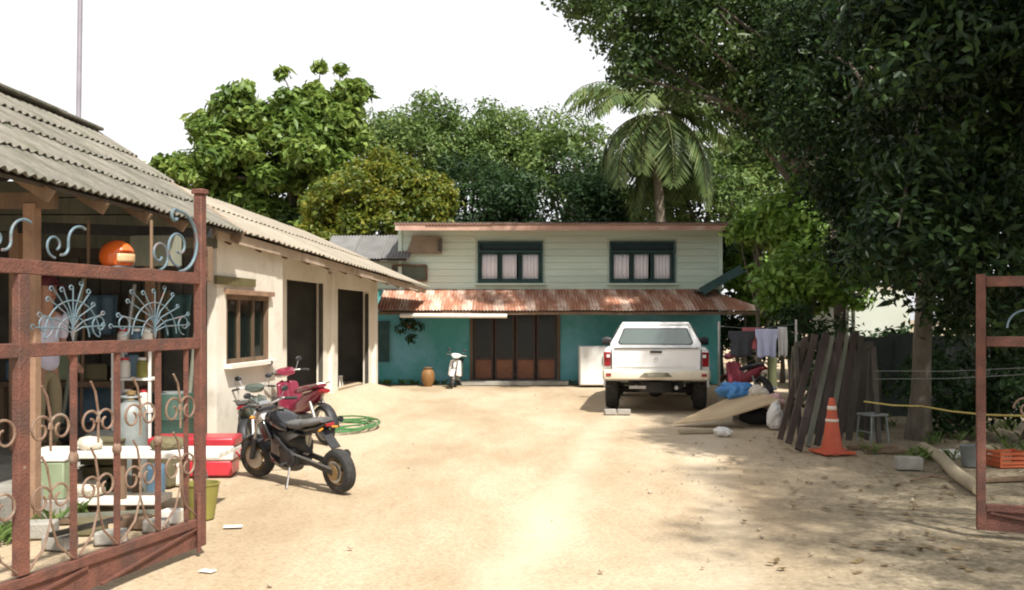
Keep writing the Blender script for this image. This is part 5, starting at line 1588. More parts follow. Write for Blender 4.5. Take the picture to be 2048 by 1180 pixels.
# ------------------------------------------------------------------ things by the green house
fr_ = thing('white_cabinet', 'white metal cabinet against the teal wall, left of the pickup', 'cabinet', (gX(1184, 22.6), 22.6, 0))
MB().box((0, 0, 0.5), (0.62, 0.5, 0.92)).build('body', M['whitepaint'], fr_, bevel=0.015)
MB().box((0, -0.265, 0.5), (0.58, 0.025, 0.88)).build('door', M['whitepaint'], fr_, bevel=0.008)
MB().box((0.22, -0.285, 0.62), (0.02, 0.02, 0.2)).build('handle', M['steel'], fr_)
for s in (-1, 1):
    MB().box((s * 0.27, 0, 0.02), (0.05, 0.42, 0.04)).build('foot', M['blackplastic'], fr_)
underbone('white step-through motorcycle facing the yard left of the green house door', Vector((gX(916, 22.95), 22.95, 0)), Vector((gX(903, 21.95), 21.95, 0)), M['whitepaint'], M['clothdark'], 'step-through motorcycles', 0.84)
jar = thing('clay_jar', 'ochre jar against the teal wall beside the white motorcycle', 'jar', (gX(856, 22.6), 22.6, 0))
MB().lathe([(0.09, 0), (0.15, 0.12), (0.165, 0.25), (0.13, 0.37), (0.10, 0.40), (0.115, 0.43), (0.09, 0.42), (0.08, 0.36)], (0, 0, 0), 'z', 24).build('body', M['orangejar'], jar)
MB().lathe([(0.12, 0.43), (0.12, 0.445), (0.02, 0.47)], (0, 0, 0), 'z', 20).build('lid', M['oldwood'], jar)
hp = thing('hanging_plant', 'trailing green plant hung on the teal wall under the awning', 'plant', (gX(818, 23.1), 23.1, 1.25))
MB().lathe([(0.07, 0), (0.11, 0.12), (0.1, 0.12), (0.06, 0.02)], (0, 0, 0.12), 'z', 16).build('pot', M['oldwood'], hp)
MB().tube([(0, 0, 0.24), (0, 0.12, 0.62)], 0.006, 5).build('hanger', M['wire'], hp)
mesh_np('foliage', leaf_cloud(np.random.default_rng(6), [(0, -0.02, 0.24), (-0.2, 0, 0.1), (0.22, 0, 0.16), (0.05, 0, -0.12), (-0.1, 0, 0.3)], [0.2, 0.17, 0.17, 0.16, 0.16], 60, 0.12, 0.05), 2, 4, LEAF_F, L_deep, hp, world=False)
stool = thing('plastic_stool', 'white plastic stool standing in the far dark doorway', 'stool', (SA + sd_ * along(SA, SB, 704) - sn_ * 0.35) + Vector((0, 0, 0.09)))
MB().box((0, 0, 0.40), (0.28, 0.28, 0.03)).build('seat', M['whiteplastic'], stool, bevel=0.01)
for sx_ in (-1, 1):
    for sy_ in (-1, 1):
        MB().bar((sx_ * 0.11, sy_ * 0.11, 0.39), (sx_ * 0.15, sy_ * 0.15, 0), 0.03, 0.03).build('leg', M['whiteplastic'], stool)

# ------------------------------------------------------------------ clutter behind the left gate
bn = thing('low_bench', 'low pale bench with a lower shelf behind the left gate', 'bench', (PX(250, 8.0), 8.0, 0))
bx0, bx1 = PX(62, 8.0), PX(452, 8.0)
for k in range(3):
    MB().box(((bx0 + bx1) / 2, 7.87 + 0.15 * k, 0.475), (bx1 - bx0, 0.14, 0.05)).build('top_plank', M['whiteplastic'], bn, world=True, bevel=0.008)
MB().box(((bx0 + bx1) / 2 - 0.22, 8.02, 0.085), (bx1 - bx0 - 0.6, 0.36, 0.05)).build('shelf', M['whiteplastic'], bn, world=True, bevel=0.008)
for x in (bx0 + 0.08, (bx0 + bx1) / 2, bx1 - 0.30):
    for y in (7.87, 8.17):
        MB().box((x, y, 0.225), (0.06, 0.05, 0.448)).build('leg', M['oldwood'], bn, world=True)
gb_ = thing('metal_box', 'pale green metal box standing before the low bench', 'box', (PX(99, 7.72), 7.72, 0), R(4))
MB().box((0, 0, 0.30), (0.31, 0.22, 0.30)).build('body', M['greenbox'], gb_, bevel=0.012)
MB().box((0, 0, 0.468), (0.325, 0.235, 0.03)).build('lid', M['whiteplastic'], gb_, bevel=0.01)
MB().box((0, 0, 0.075), (0.36, 0.26, 0.15)).build('plinth', M['concrete'], gb_, bevel=0.01)
cl = thing('cooler_box', 'red and white cooler box on the ground behind the left gate post', 'cooler', (PX(382, 9.6), 9.75, 0), R(3))
MB().box((0, 0, 0.09), (0.80, 0.36, 0.16)).build('base', M['redplastic'], cl, bevel=0.02)
MB().box((0, 0, 0.235), (0.84, 0.38, 0.13)).build('body', M['whiteplastic'], cl, bevel=0.02)
MB().box((0, 0, 0.355), (0.86, 0.40, 0.10)).build('lid', M['redplastic'], cl, bevel=0.025)
for s in (-1, 1):
    MB().tube([(s * 0.43, -0.1, 0.25), (s * 0.46, -0.08, 0.2), (s * 0.46, 0.08, 0.2), (s * 0.43, 0.1, 0.25)], 0.012, 6).build('handle', M['redplastic'], cl)
bk = thing('olive_bucket', 'olive plastic bucket on the sand behind the end of the left gate', 'bucket', G(404, 1036))
MB().lathe([(0.095, 0), (0.135, 0.27), (0.142, 0.275), (0.142, 0.285), (0.128, 0.285), (0.09, 0.012), (0.01, 0.012)], (0, 0, 0), 'z', 24).build('body', M['olive'], bk)
MB().ring((0, 0, 0.27), 0.14, 0.005, 'x', 16, 5, R(0), R(180)).build('handle', M['wire'], bk)
# tyres
def tyre(at, r, w, lab, tilt):
    o = MB().ring((0, 0, 0), r - w / 2, w / 2, 'z', 30, 10, flat=1.0).build('car_tyre', M['rubber'])
    o.location = at
    o.rotation_euler = tilt
    return tag(o, lab, 'tyre', 'old tyres in the workshop')
tyre((PX(205, 8.9), 8.9, 0.285), 0.28, 0.17, 'upright old tyre in the workshop behind the low bench', (R(82), 0, R(15)))
tyre((PX(150, 9.6), 9.6, 0.285), 0.28, 0.17, 'old tyre lying flat on the workshop floor', (0, 0, 0))
tyre((PX(150, 9.6) + 0.02, 9.6, 0.455), 0.27, 0.17, 'old tyre stacked on the one lying flat', (0, 0, 0))
cyl = thing('gas_cylinder', 'tall grey steel cylinder behind the middle bars of the left gate', 'gas cylinder', (PX(262, 8.55), 8.55, 0))
MB().lathe([(0.13, 0), (0.14, 0.02), (0.14, 0.72), (0.125, 0.80), (0.07, 0.86), (0.03, 0.87)], (0, 0, 0), 'z', 24).build('body', M['greyjug'], cyl)
MB().lathe([(0.03, 0.86), (0.03, 0.92), (0.045, 0.92), (0.045, 0.95), (0.01, 0.96)], (0, 0, 0), 'z', 12).build('valve', M['goldrim'], cyl)
MB().ring((0, 0, 0.90), 0.085, 0.010, 'z', 20, 6).build('guard_ring', M['greyjug'], cyl)
cab_ = thing('shelf_rack', 'white shelf rack with jars in the back of the workshop', 'shelf', (PX(272, 9.9), 9.9, 0.2))
for x in (-0.19, 0.19):
    for y in (-0.12, 0.12):
        MB().box((x, y, 0.55), (0.025, 0.025, 1.1)).build('upright', M['whitepaint'], cab_)
for z in (0.12, 0.45, 0.78, 1.08):
    MB().box((0, 0, z), (0.42, 0.28, 0.025)).build('shelf_board', M['whitepaint'], cab_)
for i, (x, z, mt) in enumerate(((-0.12, 1.095, 'whiteplastic'), (0.02, 1.095, 'bluegrey'), (0.13, 1.095, 'whiteplastic'), (-0.1, 0.795, 'whiteplastic'), (0.08, 0.795, 'olive'), (-0.08, 0.465, 'greyjug'), (0.1, 0.465, 'whiteplastic'))):
    j = thing('jar', ['round white jar, left one on top of the shelf rack', 'blue-grey jar in the middle on top of the shelf rack', 'white jar, right one on top of the shelf rack', 'white jar on the second board of the shelf rack', 'olive jar on the second board of the shelf rack', 'grey jar on the lower board of the shelf rack', 'white jar on the lower board of the shelf rack'][i], 'jar', (PX(272, 9.9) + x, 9.9 - 0.04, 0.2 + z), 0, 'jars on the shelf rack')
    MB().lathe([(0.05, 0), (0.055, 0.02), (0.055, 0.15), (0.035, 0.175), (0.035, 0.18)], (0, 0, 0), 'z', 16).build('body', M[mt], j)
    MB().lathe([(0.04, 0.178), (0.04, 0.205), (0.01, 0.206)], (0, 0, 0), 'z', 14).build('lid', M['redplastic'] if i % 3 == 0 else M['whitepaint'], j)
wbch = thing('work_bench', 'dark workbench along the back of the workshop', 'workbench', (PX(150, 10.4), 10.4, 0.2))
MB().box((0, 0, 0.70), (1.5, 0.55, 0.06)).build('top', M['oldwood'], wbch, bevel=0.006)
for x in (-0.68, 0.68):
    for y in (-0.22, 0.22):
        MB().box((x, y, 0.335), (0.07, 0.07, 0.67)).build('leg', M['oldwood'], wbch)
wz_ = 0.93
for i, (dx, sz, mt, lab) in enumerate((( -0.55, (0.3, 0.25, 0.22), 'bluegrey', 'blue-grey box at the left end of the workbench'), (-0.12, (0.26, 0.22, 0.32), 'greenbox', 'pale green canister on the middle of the workbench'), (0.22, (0.3, 0.24, 0.18), 'tarp_olive', 'olive canvas bundle on the workbench'), (0.55, (0.22, 0.22, 0.28), 'bluegrey', 'blue-grey canister at the right end of the workbench'))):
    block('storage_box', lab, 'box', (PX(150, 10.4) + dx, 10.4, wz_), sz, M[mt], R(8 * (i % 3) - 6), 0.02)
crt = thing('wooden_crate', 'olive wooden crate on the floor left of the grey cylinder', 'crate', (PX(205, 8.35), 8.42, 0.2))
for z in (0.06, 0.17, 0.28):
    for y in (-0.12, 0.12):
        MB().box((0, y, z), (0.34, 0.015, 0.085)).build('slat', M['tarp_olive'], crt)
    for x in (-0.165, 0.165):
        MB().box((x, 0, z), (0.015, 0.22, 0.085)).build('slat', M['tarp_olive'], crt)
MB().box((0, 0, 0.335), (0.36, 0.27, 0.02)).build('lid', M['tarp_olive'], crt)
def drum(lab, at, r, h, mt):
    t = thing('oil_drum', lab, 'drum', at, 0, 'drums in the workshop')
    MB().lathe([(r * 0.97, 0), (r, 0.02), (r, h * 0.32), (r * 1.03, h * 0.34), (r, h * 0.36), (r, h * 0.64), (r * 1.03, h * 0.66), (r, h * 0.68), (r, h - 0.02), (r * 0.97, h)], (0, 0, 0), 'z', 26).build('body', mt, t)
    MB().lathe([(r * 0.9, h - 0.004), (r * 0.9, h + 0.006), (0.01, h + 0.008)], (0, 0, 0), 'z', 24).build('lid', M['greyjug'], t)
drum('blue drum by the workshop wall behind the left fan of the gate', (PX(185, 10.75), 10.7, 0.28), 0.24, 0.78, M['bluegrey'])
drum('dark green drum behind the right fan of the gate', (PX(345, 10.3), 10.3, 0.0), 0.22, 0.80, pm('dark_green_drum', (0.04, 0.085, 0.06), (0.03, 0.06, 0.045), 5, 0.5))
for i, (px, py, w, h, mt, lab) in enumerate(((135, 585, 0.34, 0.52, 'clothdark', 'dark overall hanging on the workshop wall, leftmost'), (205, 590, 0.30, 0.46, 'bluegrey', 'blue work shirt hanging on the workshop wall'), (300, 580, 0.40, 0.40, 'tarp_olive', 'olive canvas hanging on the workshop wall'), (355, 590, 0.28, 0.50, 'frame_green', 'dark green cloth hanging at the right end of the workshop wall'))):
    q = P(px, py, 11.05)
    o = MB().grid(lambda u, v: (w * (u - 0.5) * (1 + 0.25 * v), -0.03 * math.sin(u * 12 + i) * (1 - 0.6 * v) - 0.02, h * (v - 1)), 18, 8).build('hanging_cloth', M[mt], solid=0.01)
    o.location = q
    tag(o, lab, 'cloth', 'cloths on the workshop wall')
for i, (px, Y, sz, mt, lab) in enumerate(((330, 9.1, (0.24, 0.24, 0.36), 'tarp_olive', 'olive canister on the ground right of the grey cylinder'), (355, 9.15, (0.16, 0.16, 0.22), 'whiteplastic', 'small white canister right of the olive one'), (310, 8.75, (0.18, 0.2, 0.26), 'bluegrey', 'blue-grey canister before the olive one'))):
    block('canister', lab, 'canister', (PX(px, Y), Y, 0), sz, M[mt], R(12 * i - 9), 0.03)
for i, (px, py, rx, mt, lab) in enumerate(((175, 898, 0.10, 'sack', 'small pale sack on the left of the low bench top'), (335, 895, 0.12, 'tarp_olive', 'olive rag bundle on the right of the low bench top'))):
    lump((PX(px, 8.0), 8.02, 0.55), (rx, 0.10, 0.065), M[mt], 50 + i, 'bundle', lab, 'bundle', 0.5)
lump((PX(150, 7.8), 8.02, 0.165), (0.16, 0.12, 0.065), M['sack'], 61, 'sack', 'pale sack on the lower shelf of the low bench', 'sack', 0.5)
# rubble and timber on the ground between the gate and the bench
rub = [(75, 1075, 0.26, 0.16, 0.12, 'concrete', 8, 'grey block at the far left behind the gate bars'), (120, 1098, 0.20, 0.14, 0.10, 'concrete', -14, 'small grey block left of the second gate bar'), (178, 1068, 0.24, 0.15, 0.11, 'tarp_olive', 5, 'olive box on the sand behind the second gate bar'),
       (222, 1086, 0.22, 0.15, 0.09, 'concrete', 20, 'grey broken block behind the third gate bar'), (268, 1056, 0.24, 0.14, 0.10, 'oldwood', -8, 'brown wood block behind the third gate bar'), (312, 1062, 0.18, 0.13, 0.09, 'concrete', 12, 'grey block beside the olive bucket'), (345, 1046, 0.15, 0.11, 0.11, 'whiteplastic', -5, 'white carton between the blocks and the olive bucket')]
for px, py, w, d, h, mt, rz, lab in rub:
    block('rubble_block', lab, 'block', G(px, py), (w, d, h), M[mt], R(rz), 0.014)
for i, (x0, y0, x1, y1, w, mt, lab) in enumerate(((60, 1052, 300, 1040, 0.07, 'oldwood', 'long brown plank on the sand below the low bench'), (100, 1112, 240, 1075, 0.05, 'darkwood', 'dark batten lying across the blocks behind the gate'), (150, 1038, 335, 1028, 0.06, 'greywood', 'grey plank under the front edge of the low bench'))):
    a, b = G(x0, y0), G(x1, y1)
    zz = 0.025 if i != 1 else 0.14
    o = MB().bar((0, 0, 0), (b - a), w, 0.03).build('plank', M[mt])
    o.location = a + Vector((0, 0, zz))
    tag(o, lab, 'plank')
# pipes and battens stored upright in the workshop
for i, (px, Y, h, r_, mt, lean, lab) in enumerate(((118, 10.0, 1.75, 0.022, 'greywood', 0.12, 'upright grey batten, leftmost of those stored in the workshop'), (160, 10.1, 1.9, 0.018, 'oldwood', -0.08, 'upright brown batten left of the shelf rack'), (228, 10.2, 1.7, 0.025, 'steel', 0.10, 'steel pipe standing just left of the shelf rack'), (318, 10.3, 1.85, 0.02, 'oldwood', -0.12, 'brown batten standing just right of the shelf rack'), (365, 10.5, 1.6, 0.024, 'greywood', 0.06, 'grey batten standing near the gate post'))):
    x = PX(px, Y)
    z0 = 0.28 if x < -3.78 else 0.0
    o = MB().tube([(0, 0, 0), (lean, 0.30, h)], r_, 8).build('stored_batten', M[mt])
    o.location = (x, Y, z0)
    tag(o, lab, 'batten', 'battens stored upright in the workshop')
bt_ = thing('basket', 'brown wicker basket on the floor before the workbench', 'basket', (PX(118, 9.55), 9.5, 0.28))
MB().lathe([(0.13, 0), (0.19, 0.24), (0.20, 0.25), (0.185, 0.25), (0.125, 0.02), (0.01, 0.02)], (0, 0, 0), 'z', 22).build('body', M['oldwood'], bt_)
for z in (0.06, 0.12, 0.18):
    MB().ring((0, 0, z), 0.135 + 0.235 * z, 0.008, 'z', 24, 6).build('weave_band', M['paletimber'], bt_)
# helmet on a wooden shelf bracket
hs_ = thing('wall_shelf', 'wooden shelf carrying the orange helmet in the workshop', 'shelf', (PX(240, 8.45), 8.45, 2.03))
MB().box((0, 0, 0.0), (0.62, 0.22, 0.03)).build('board', M['oldwood'], hs_)
for s in (-1, 1):
    MB().bar((s * 0.28, 0, 0.0), (s * 0.28, 0, 0.45), 0.02, 0.02).build('hanger', M['oldwood'], hs_)
hm = thing('helmet', 'bright orange helmet on the shelf above the gate rail', 'helmet', (PX(236, 8.45), 8.43, 2.045), R(-28))
prof = []
mbh = MB().sphere((0, 0, 0.11), (0.165, 0.14, 0.145), 26, 18)
vs = []
for v in mbh.v:
    x, y, z = v
    if z < 0.005:
        z = 0.005
    if x > 0.10 and 0.04 < z < 0.15:
        x = 0.10 + (x - 0.10) * 0.25
    vs.append((x, y, z))
mbh.v = vs
mbh.build('shell', M['orangehelmet'], hm)
MB().grid(lambda u, v: (0.100 + 0.05 * math.cos(R(-75 + 150 * u)) , 0.10 * math.sin(R(-75 + 150 * u)), 0.055 + 0.075 * v), 12, 3).build('visor', pm('pale_visor', (0.62, 0.42, 0.22), (0.5, 0.3, 0.15), 6, 0.15), hm, solid=0.004)
MB().ring((0, 0, 0.012), 0.135, 0.012, 'z', 24, 6).build('rim', M['blackplastic'], hm)
# grey-green sheet stored under the beam
block('panel_board', 'pale grey panel hung under the roof beam behind the gate cresting', 'panel', (PX(310, 9.3), 9.32, 2.12), (0.50, 0.03, 0.30), M['greywood'], 0, 0.004)
MB_ = None

# ------------------------------------------------------------------ person in the workshop
def skinned(name, verts, edges, radii, mat, parent, root=0, sub=2):
    me = bpy.data.meshes.new(name)
    me.from_pydata(verts, edges, [])
    o = bpy.data.objects.new(name, me)
    COL.objects.link(o)
    o.parent = parent
    WM[o.name] = WM[parent.name].copy()
    md = o.modifiers.new('skin', 'SKIN')
    md.use_smooth_shade = True
    md.branch_smoothing = 0.6
    lay = me.skin_vertices[0].data
    for i, r in enumerate(radii):
        lay[i].radius = r if isinstance(r, tuple) else (r, r)
        lay[i].use_root = (i == root)
    sb = o.modifiers.new('subdivision', 'SUBSURF')
    sb.levels = sb.render_levels = sub
    me.materials.append(mat)
    return o

pers = thing('person', 'person in a pale lavender shirt and dark red cap standing in the workshop', 'person', (PX(90, 9.0), 9.0, 0.28), R(-20))
# x: to the person's left of the picture (+ right in the photo), y: away, z: up; faces +x
V = [(0, 0, 0.86), (0, 0, 1.02), (0.0, 0, 1.20), (0.0, 0, 1.36), (0.015, 0, 1.45), (0.03, 0, 1.53), (0.035, 0, 1.62), (0.03, 0, 1.69),        # 0-7 spine, head
     (0, 0.085, 0.82), (0.015, 0.10, 0.46), (-0.02, 0.10, 0.08), (0.10, 0.115, 0.03),                                                          # 8-11 far leg
     (0, -0.085, 0.82), (0.02, -0.10, 0.46), (0.0, -0.10, 0.08), (0.12, -0.115, 0.03),                                                         # 12-15 near leg
     (0, 0.16, 1.34), (-0.01, 0.22, 1.08), (0.14, 0.20, 0.92), (0.20, 0.19, 0.88),                                                             # 16-19 far arm
     (0, -0.16, 1.34), (0.0, -0.22, 1.08), (0.12, -0.22, 0.88), (0.155, -0.22, 0.82)]                                                          # 20-23 near arm
E = [(0, 1), (1, 2), (2, 3), (3, 4), (4, 5), (5, 6), (6, 7), (0, 8), (8, 9), (9, 10), (10, 11), (0, 12), (12, 13), (13, 14), (14, 15), (3, 16), (16, 17), (17, 18), (18, 19), (3, 20), (20, 21), (21, 22), (22, 23)]
RR = [(0.10, 0.13), (0.09, 0.12), (0.10, 0.13), (0.09, 0.12), 0.05, 0.075, (0.095, 0.078), 0.06,
      0.075, 0.055, 0.036, (0.035, 0.025), 0.075, 0.055, 0.036, (0.035, 0.025), 0.05, 0.04, 0.028, (0.022, 0.036), 0.05, 0.04, 0.028, (0.022, 0.036)]
for base, s in ((19, 1), (23, 1)):
    hb = Vector(V[base])
    fwd = (hb - Vector(V[base - 1])).normalized()
    sdv = Vector((0, 1, 0))
    for k, (off, ln) in enumerate(((-0.028, 0.062), (-0.010, 0.072), (0.010, 0.068), (0.027, 0.055))):
        a = hb + fwd * 0.03 + sdv * off
        b = a + fwd * ln * 0.55 + Vector((0.004, 0, -0.008))
        c = b + fwd * ln * 0.45 + Vector((-0.012, 0, -0.016))
        i0 = len(V)
        V += [tuple(a), tuple(b), tuple(c)]
        E += [(base, i0), (i0, i0 + 1), (i0 + 1, i0 + 2)]
        RR += [0.010, 0.009, 0.007]
    a = hb + sdv * -0.035 + fwd * -0.01 + Vector((0.012, 0, 0))
    b = a + fwd * 0.035 + Vector((0.02, -0.008, 0))
    i0 = len(V)
    V += [tuple(a), tuple(b)]
    E += [(base, i0), (i0, i0 + 1)]
    RR += [0.011, 0.008]
skinned('body', V, E, RR, M['skin'], pers)
skinned('shirt', [(0, 0, 0.80), (0, 0, 0.98), (0, 0, 1.20), (0, 0, 1.345), (0.01, 0, 1.42), (0, 0.165, 1.345), (-0.01, 0.225, 1.11), (0, -0.165, 1.345), (0, -0.225, 1.11)],
        [(0, 1), (1, 2), (2, 3), (3, 4), (3, 5), (5, 6), (3, 7), (7, 8)], [(0.125, 0.155), (0.118, 0.15), (0.125, 0.155), (0.11, 0.14), 0.062, 0.068, 0.060, 0.068, 0.060], M['shirt'], pers)
skinned('trousers', [(0, 0, 0.90), (0, 0, 0.84), (0, 0.088, 0.78), (0.015, 0.10, 0.46), (-0.02, 0.10, 0.12), (0, -0.088, 0.78), (0.02, -0.10, 0.46), (0, -0.10, 0.12)],
        [(0, 1), (1, 2), (2, 3), (3, 4), (1, 5), (5, 6), (6, 7)], [(0.108, 0.138), (0.11, 0.14), 0.088, 0.068, 0.060, 0.088, 0.068, 0.060], M['khaki'], pers)
cap_ = MB().sphere((0.025, 0, 1.655), (0.108, 0.092, 0.085), 20, 12)
cap_.v = [(x, y, max(z, 1.635)) for x, y, z in cap_.v]
cp = cap_.build('cap', M['hairmat'], pers)
MB().prism([(0.10, -0.07, 1.638), (0.19, -0.05, 1.630), (0.205, 0, 1.628), (0.19, 0.05, 1.630), (0.10, 0.07, 1.638)], (0, 0, 0.010)).build('peak', M['hairmat'], cp)
MB().blob([(-0.075, 1.60, 0.04, 0.05), (-0.03, 1.60, 0.085, 0.055), (0.03, 1.61, 0.086, 0.045), (0.06, 1.62, 0.06, 0.03)]).build('hair', pm('black_hair', (0.02, 0.016, 0.014)), pers)
for s in (-1, 1):
    MB().sphere((0.118, s * 0.032, 1.605), (0.010, 0.014, 0.009), 10, 6).build('eye', pm('dark_eye', (0.05, 0.035, 0.03), rough=0.2), pers)
    MB().sphere((0.03, s * 0.092, 1.59), (0.022, 0.010, 0.034), 10, 8).build('ear', M['skin'], pers)
    MB().blob([(-0.06 + (0.02 if s > 0 else 0.04), 0.03, 0.035, 0.03), (0.05, 0.032, 0.045, 0.034), (0.15, 0.022, 0.035, 0.02)]).build('sandal', M['blackplastic'], pers).location = (0, s * 0.11, 0)
MB().blob([(0.115, 1.578, 0.012, 0.026), (0.142, 1.565, 0.014, 0.014), (0.15, 1.562, 0.006, 0.006)]).build('nose', M['skin'], pers)
MB().sphere((0.118, 0, 1.525), (0.010, 0.026, 0.008), 10, 6).build('mouth', pm('lips', (0.25, 0.09, 0.08)), pers)

# ------------------------------------------------------------------ trees and plants
def px_clumps(rng, poly, y0, y1, n, r0, r1, extra=None):
    """clump centres inside an outline of the photograph, spread in depth"""
    xs = [p[0] for p in poly]
    ys = [p[1] for p in poly]
    out, rs = [], []
    while len(out) < n:
        x, y = rng.uniform(min(xs), max(xs)), rng.uniform(min(ys), max(ys))
        ins = False
        for (xa, ya), (xb, yb) in zip(poly, poly[1:] + poly[:1]):
            if (ya > y) != (yb > y) and x < (xb - xa) * (y - ya) / (yb - ya) + xa:
                ins = not ins
        if not ins:
            continue
        out.append(tuple(P(x, y, rng.uniform(y0, y1))))
        rs.append(rng.uniform(r0, r1))
    return out, rs

rg = np.random.default_rng(21)
# tall loose light-green tree on the left
c, r = [], []
for (px, py, rx, rz_, n) in ((600, 205, 1.5, 0.8, 13), (480, 235, 1.3, 0.7, 8), (690, 215, 1.0, 0.9, 8), (560, 310, 2.4, 1.1, 34), (520, 260, 1.6, 0.7, 14), (660, 290, 1.4, 0.9, 14), (430, 365, 1.8, 0.8, 18), (620, 390, 2.2, 1.2, 24), (460, 430, 2.0, 1.0, 20), (560, 470, 2.2, 0.9, 18), (400, 400, 1.2, 0.6, 8), (340, 345, 0.5, 0.4, 3), (400, 262, 0.5, 0.3, 3)):
    q = P(px, py, 30.0)
    a, b = crown_clumps(rg, (q.x, q.y, q.z), (rx, rx, rz_), n, 0.32, 0.70, 0.3, -1)
    c += a
    r += b
for (px, py) in ((495, 172), (565, 148), (640, 135), (682, 140), (720, 180)):
    c.append(tuple(P(px, py, 30.0)))
    r.append(0.26)
bl = tree('broadleaf_tree', 'tall loose light-green tree behind the left house', (P(560, 600, 30.0).x, 30.0, 0), tuple(P(590, 330, 30.0)), 0.22, c, r, 200, (0.31, 0.17), L_light, M['bark'], 31, 'trees behind the houses', 20, up=0.7)
for (px, py), (bx_, by_) in zip(((495, 172), (565, 148), (640, 135), (682, 140), (720, 180)), ((520, 230), (580, 200), (630, 195), (668, 195), (700, 220))):
    a, b = P(bx_, by_, 30.0), P(px, py, 30.0)
    MB().tube([a, a.lerp(b, 0.5) + Vector((0.06, 0, 0.02)), b], [0.035, 0.025, 0.012], 6).build('branch', M['bark'], bl, world=True)
# round yellow-green tree
q = P(757, 425, 27.0)
c, r = crown_clumps(rg, (q.x, q.y, q.z - 0.3), (2.1, 1.9, 1.8), 130, 0.32, 0.55, 0.7, -0.6)
tree('round_tree', 'round yellow-green tree left of the green house roof', (q.x, 27.0, 0), (q.x, 27.0, 4.0), 0.16, c, r, 260, (0.16, 0.095), L_yellow, M['bark'], 32, 'trees behind the houses', 16, up=0.5)
# dense trees behind the green house
for i, (px, py, rx, rz_, yy, n, mt, lab) in enumerate(((880, 290, 2.6, 1.9, 36, 60, L_mid, 'dense green tree behind the roof, left of the middle'), (1010, 300, 2.4, 1.8, 37, 56, L_mid, 'dense green tree behind the middle of the roof'),
                                                   (1130, 330, 2.2, 1.7, 36, 48, L_mid, 'dense green tree behind the roof, left of the coconut palm'), (800, 300, 1.8, 1.3, 35, 32, L_mid, 'green tree between the round tree and the dense ones'),
                                                   (930, 420, 3.4, 1.9, 33, 60, L_deep, 'dark low tree filling the gap above the left of the roof'), (1110, 430, 3.0, 1.7, 32, 55, L_deep, 'dark low tree above the middle of the roof'),
                                                   (1270, 400, 2.6, 2.0, 32, 55, L_deep, 'dark low tree below the coconut palm crown'), (1400, 420, 2.2, 1.9, 30, 48, L_mid, 'green tree above the right end of the roof'),
                                                   (640, 470, 2.6, 1.6, 31, 46, L_deep, 'dark tree low behind the veranda roof'), (1500, 350, 1.6, 2.2, 31, 40, L_mid, 'green tree beyond the second palm'))):
    q = P(px, py, yy)
    c, r = crown_clumps(rg, (q.x, q.y, q.z), (rx, rx * 0.8, rz_), n, 0.45, 0.85, 0.45, -1)
    tree('dense_tree', lab, (q.x, yy, 0), (q.x + 0.2, yy, q.z - 0.3), 0.2, c, r, 170, (0.20, 0.09), mt, M['bark'], 40 + i, 'trees behind the houses', 8)

# coconut palms
def palm(label, base, top, tr, nf, flen, seed, droop=1.0):
    rnd = random.Random(seed)
    t = thing('coconut_palm', label, 'palm', base, 0, 'palms behind the green house')
    base, top = Vector(base), Vector(top)
    pts = [base.lerp(top, k / 8) + Vector((0.12 * math.sin(k * 0.7), 0, 0)) for k in range(9)]
    pts[-1] = top
    MB().tube(pts, [tr * (1.25 - 0.5 * k / 8) for k in range(9)], 12).build('trunk', M['palmbark'], t, world=True)
    for i in range(nf):
        az = 2 * math.pi * i / nf * 2.618 + rnd.uniform(-0.2, 0.2)
        el = R(lerp(62, -55, (i + 0.5) / nf)) + rnd.uniform(-0.1, 0.1)
        ln = flen * rnd.uniform(0.85, 1.1)
        n = 16
        p = top + Vector((0, 0, 0.05))
        d_el = el
        path = [p.copy()]
        for k in range(n):
            d = Vector((math.cos(az) * math.cos(d_el), math.sin(az) * math.cos(d_el), math.sin(d_el)))
            p = p + d * (ln / n)
            path.append(p.copy())
            d_el -= droop * R(6.0) * (0.5 + k / n)
            d_el = max(d_el, R(-86))
        quads = []
        for k in range(2 * n):
            u = k / 2.0 / n
            if u < 0.10:
                continue
            a = path[int(u * n)].lerp(path[min(int(u * n) + 1, n)], u * n - int(u * n))
            dr = (path[min(int(u * n) + 1, n)] - path[int(u * n)]).normalized()
            sd = dr.cross(Vector((0, 0, 1)))
            sd = sd.normalized() if sd.length > 0.05 else Vector((-math.sin(az), math.cos(az), 0))
            ll = flen * 0.22 * math.sin(math.pi * min(1, 0.12 + u * 0.9)) ** 0.7 + 0.12
            for s in (-1, 1):
                tip = a + sd * (s * ll * 0.72) + dr * ll * 0.45 + Vector((0, 0, -ll * rnd.uniform(0.35, 0.7)))
                wv = dr * (0.05 + 0.02 * rnd.random())
                m = a.lerp(tip, 0.45) + Vector((0, 0, 0.05 * ll))
                quads.append([a, m - wv, tip, m + wv])
        co = np.array([[tuple(v) for v in q] for q in quads])
        fo = mesh_np('frond', co, 2, 4, LEAF_F, L_palm, t)
        MB().tube(path[::2], [0.03 * (1 - 0.85 * k / 8) for k in range(len(path[::2]))], 5).build('rachis', pm('green_rachis', (0.12, 0.13, 0.05), (0.08, 0.09, 0.035)), fo, world=True)
    for k in range(6):
        a = k * 1.05
        MB().sphere(top + Vector((0.2 * math.cos(a), 0.2 * math.sin(a), -0.22 - 0.06 * (k % 2))), (0.12, 0.12, 0.14), 10, 8).build('coconut', M['olive'], t, world=True)
    return t
q = P(1322, 225, 27.0)
palm('tall coconut palm with long arching fronds above the roof', (P(1324, 500, 27.0).x, 27.0, 0), q, 0.15, 34, 3.2, 3, 1.15)
q = P(1490, 300, 33.0)
palm('smaller farther palm to the right of the tall one', (q.x, 33.0, 0), q, 0.14, 20, 2.6, 9, 0.9)

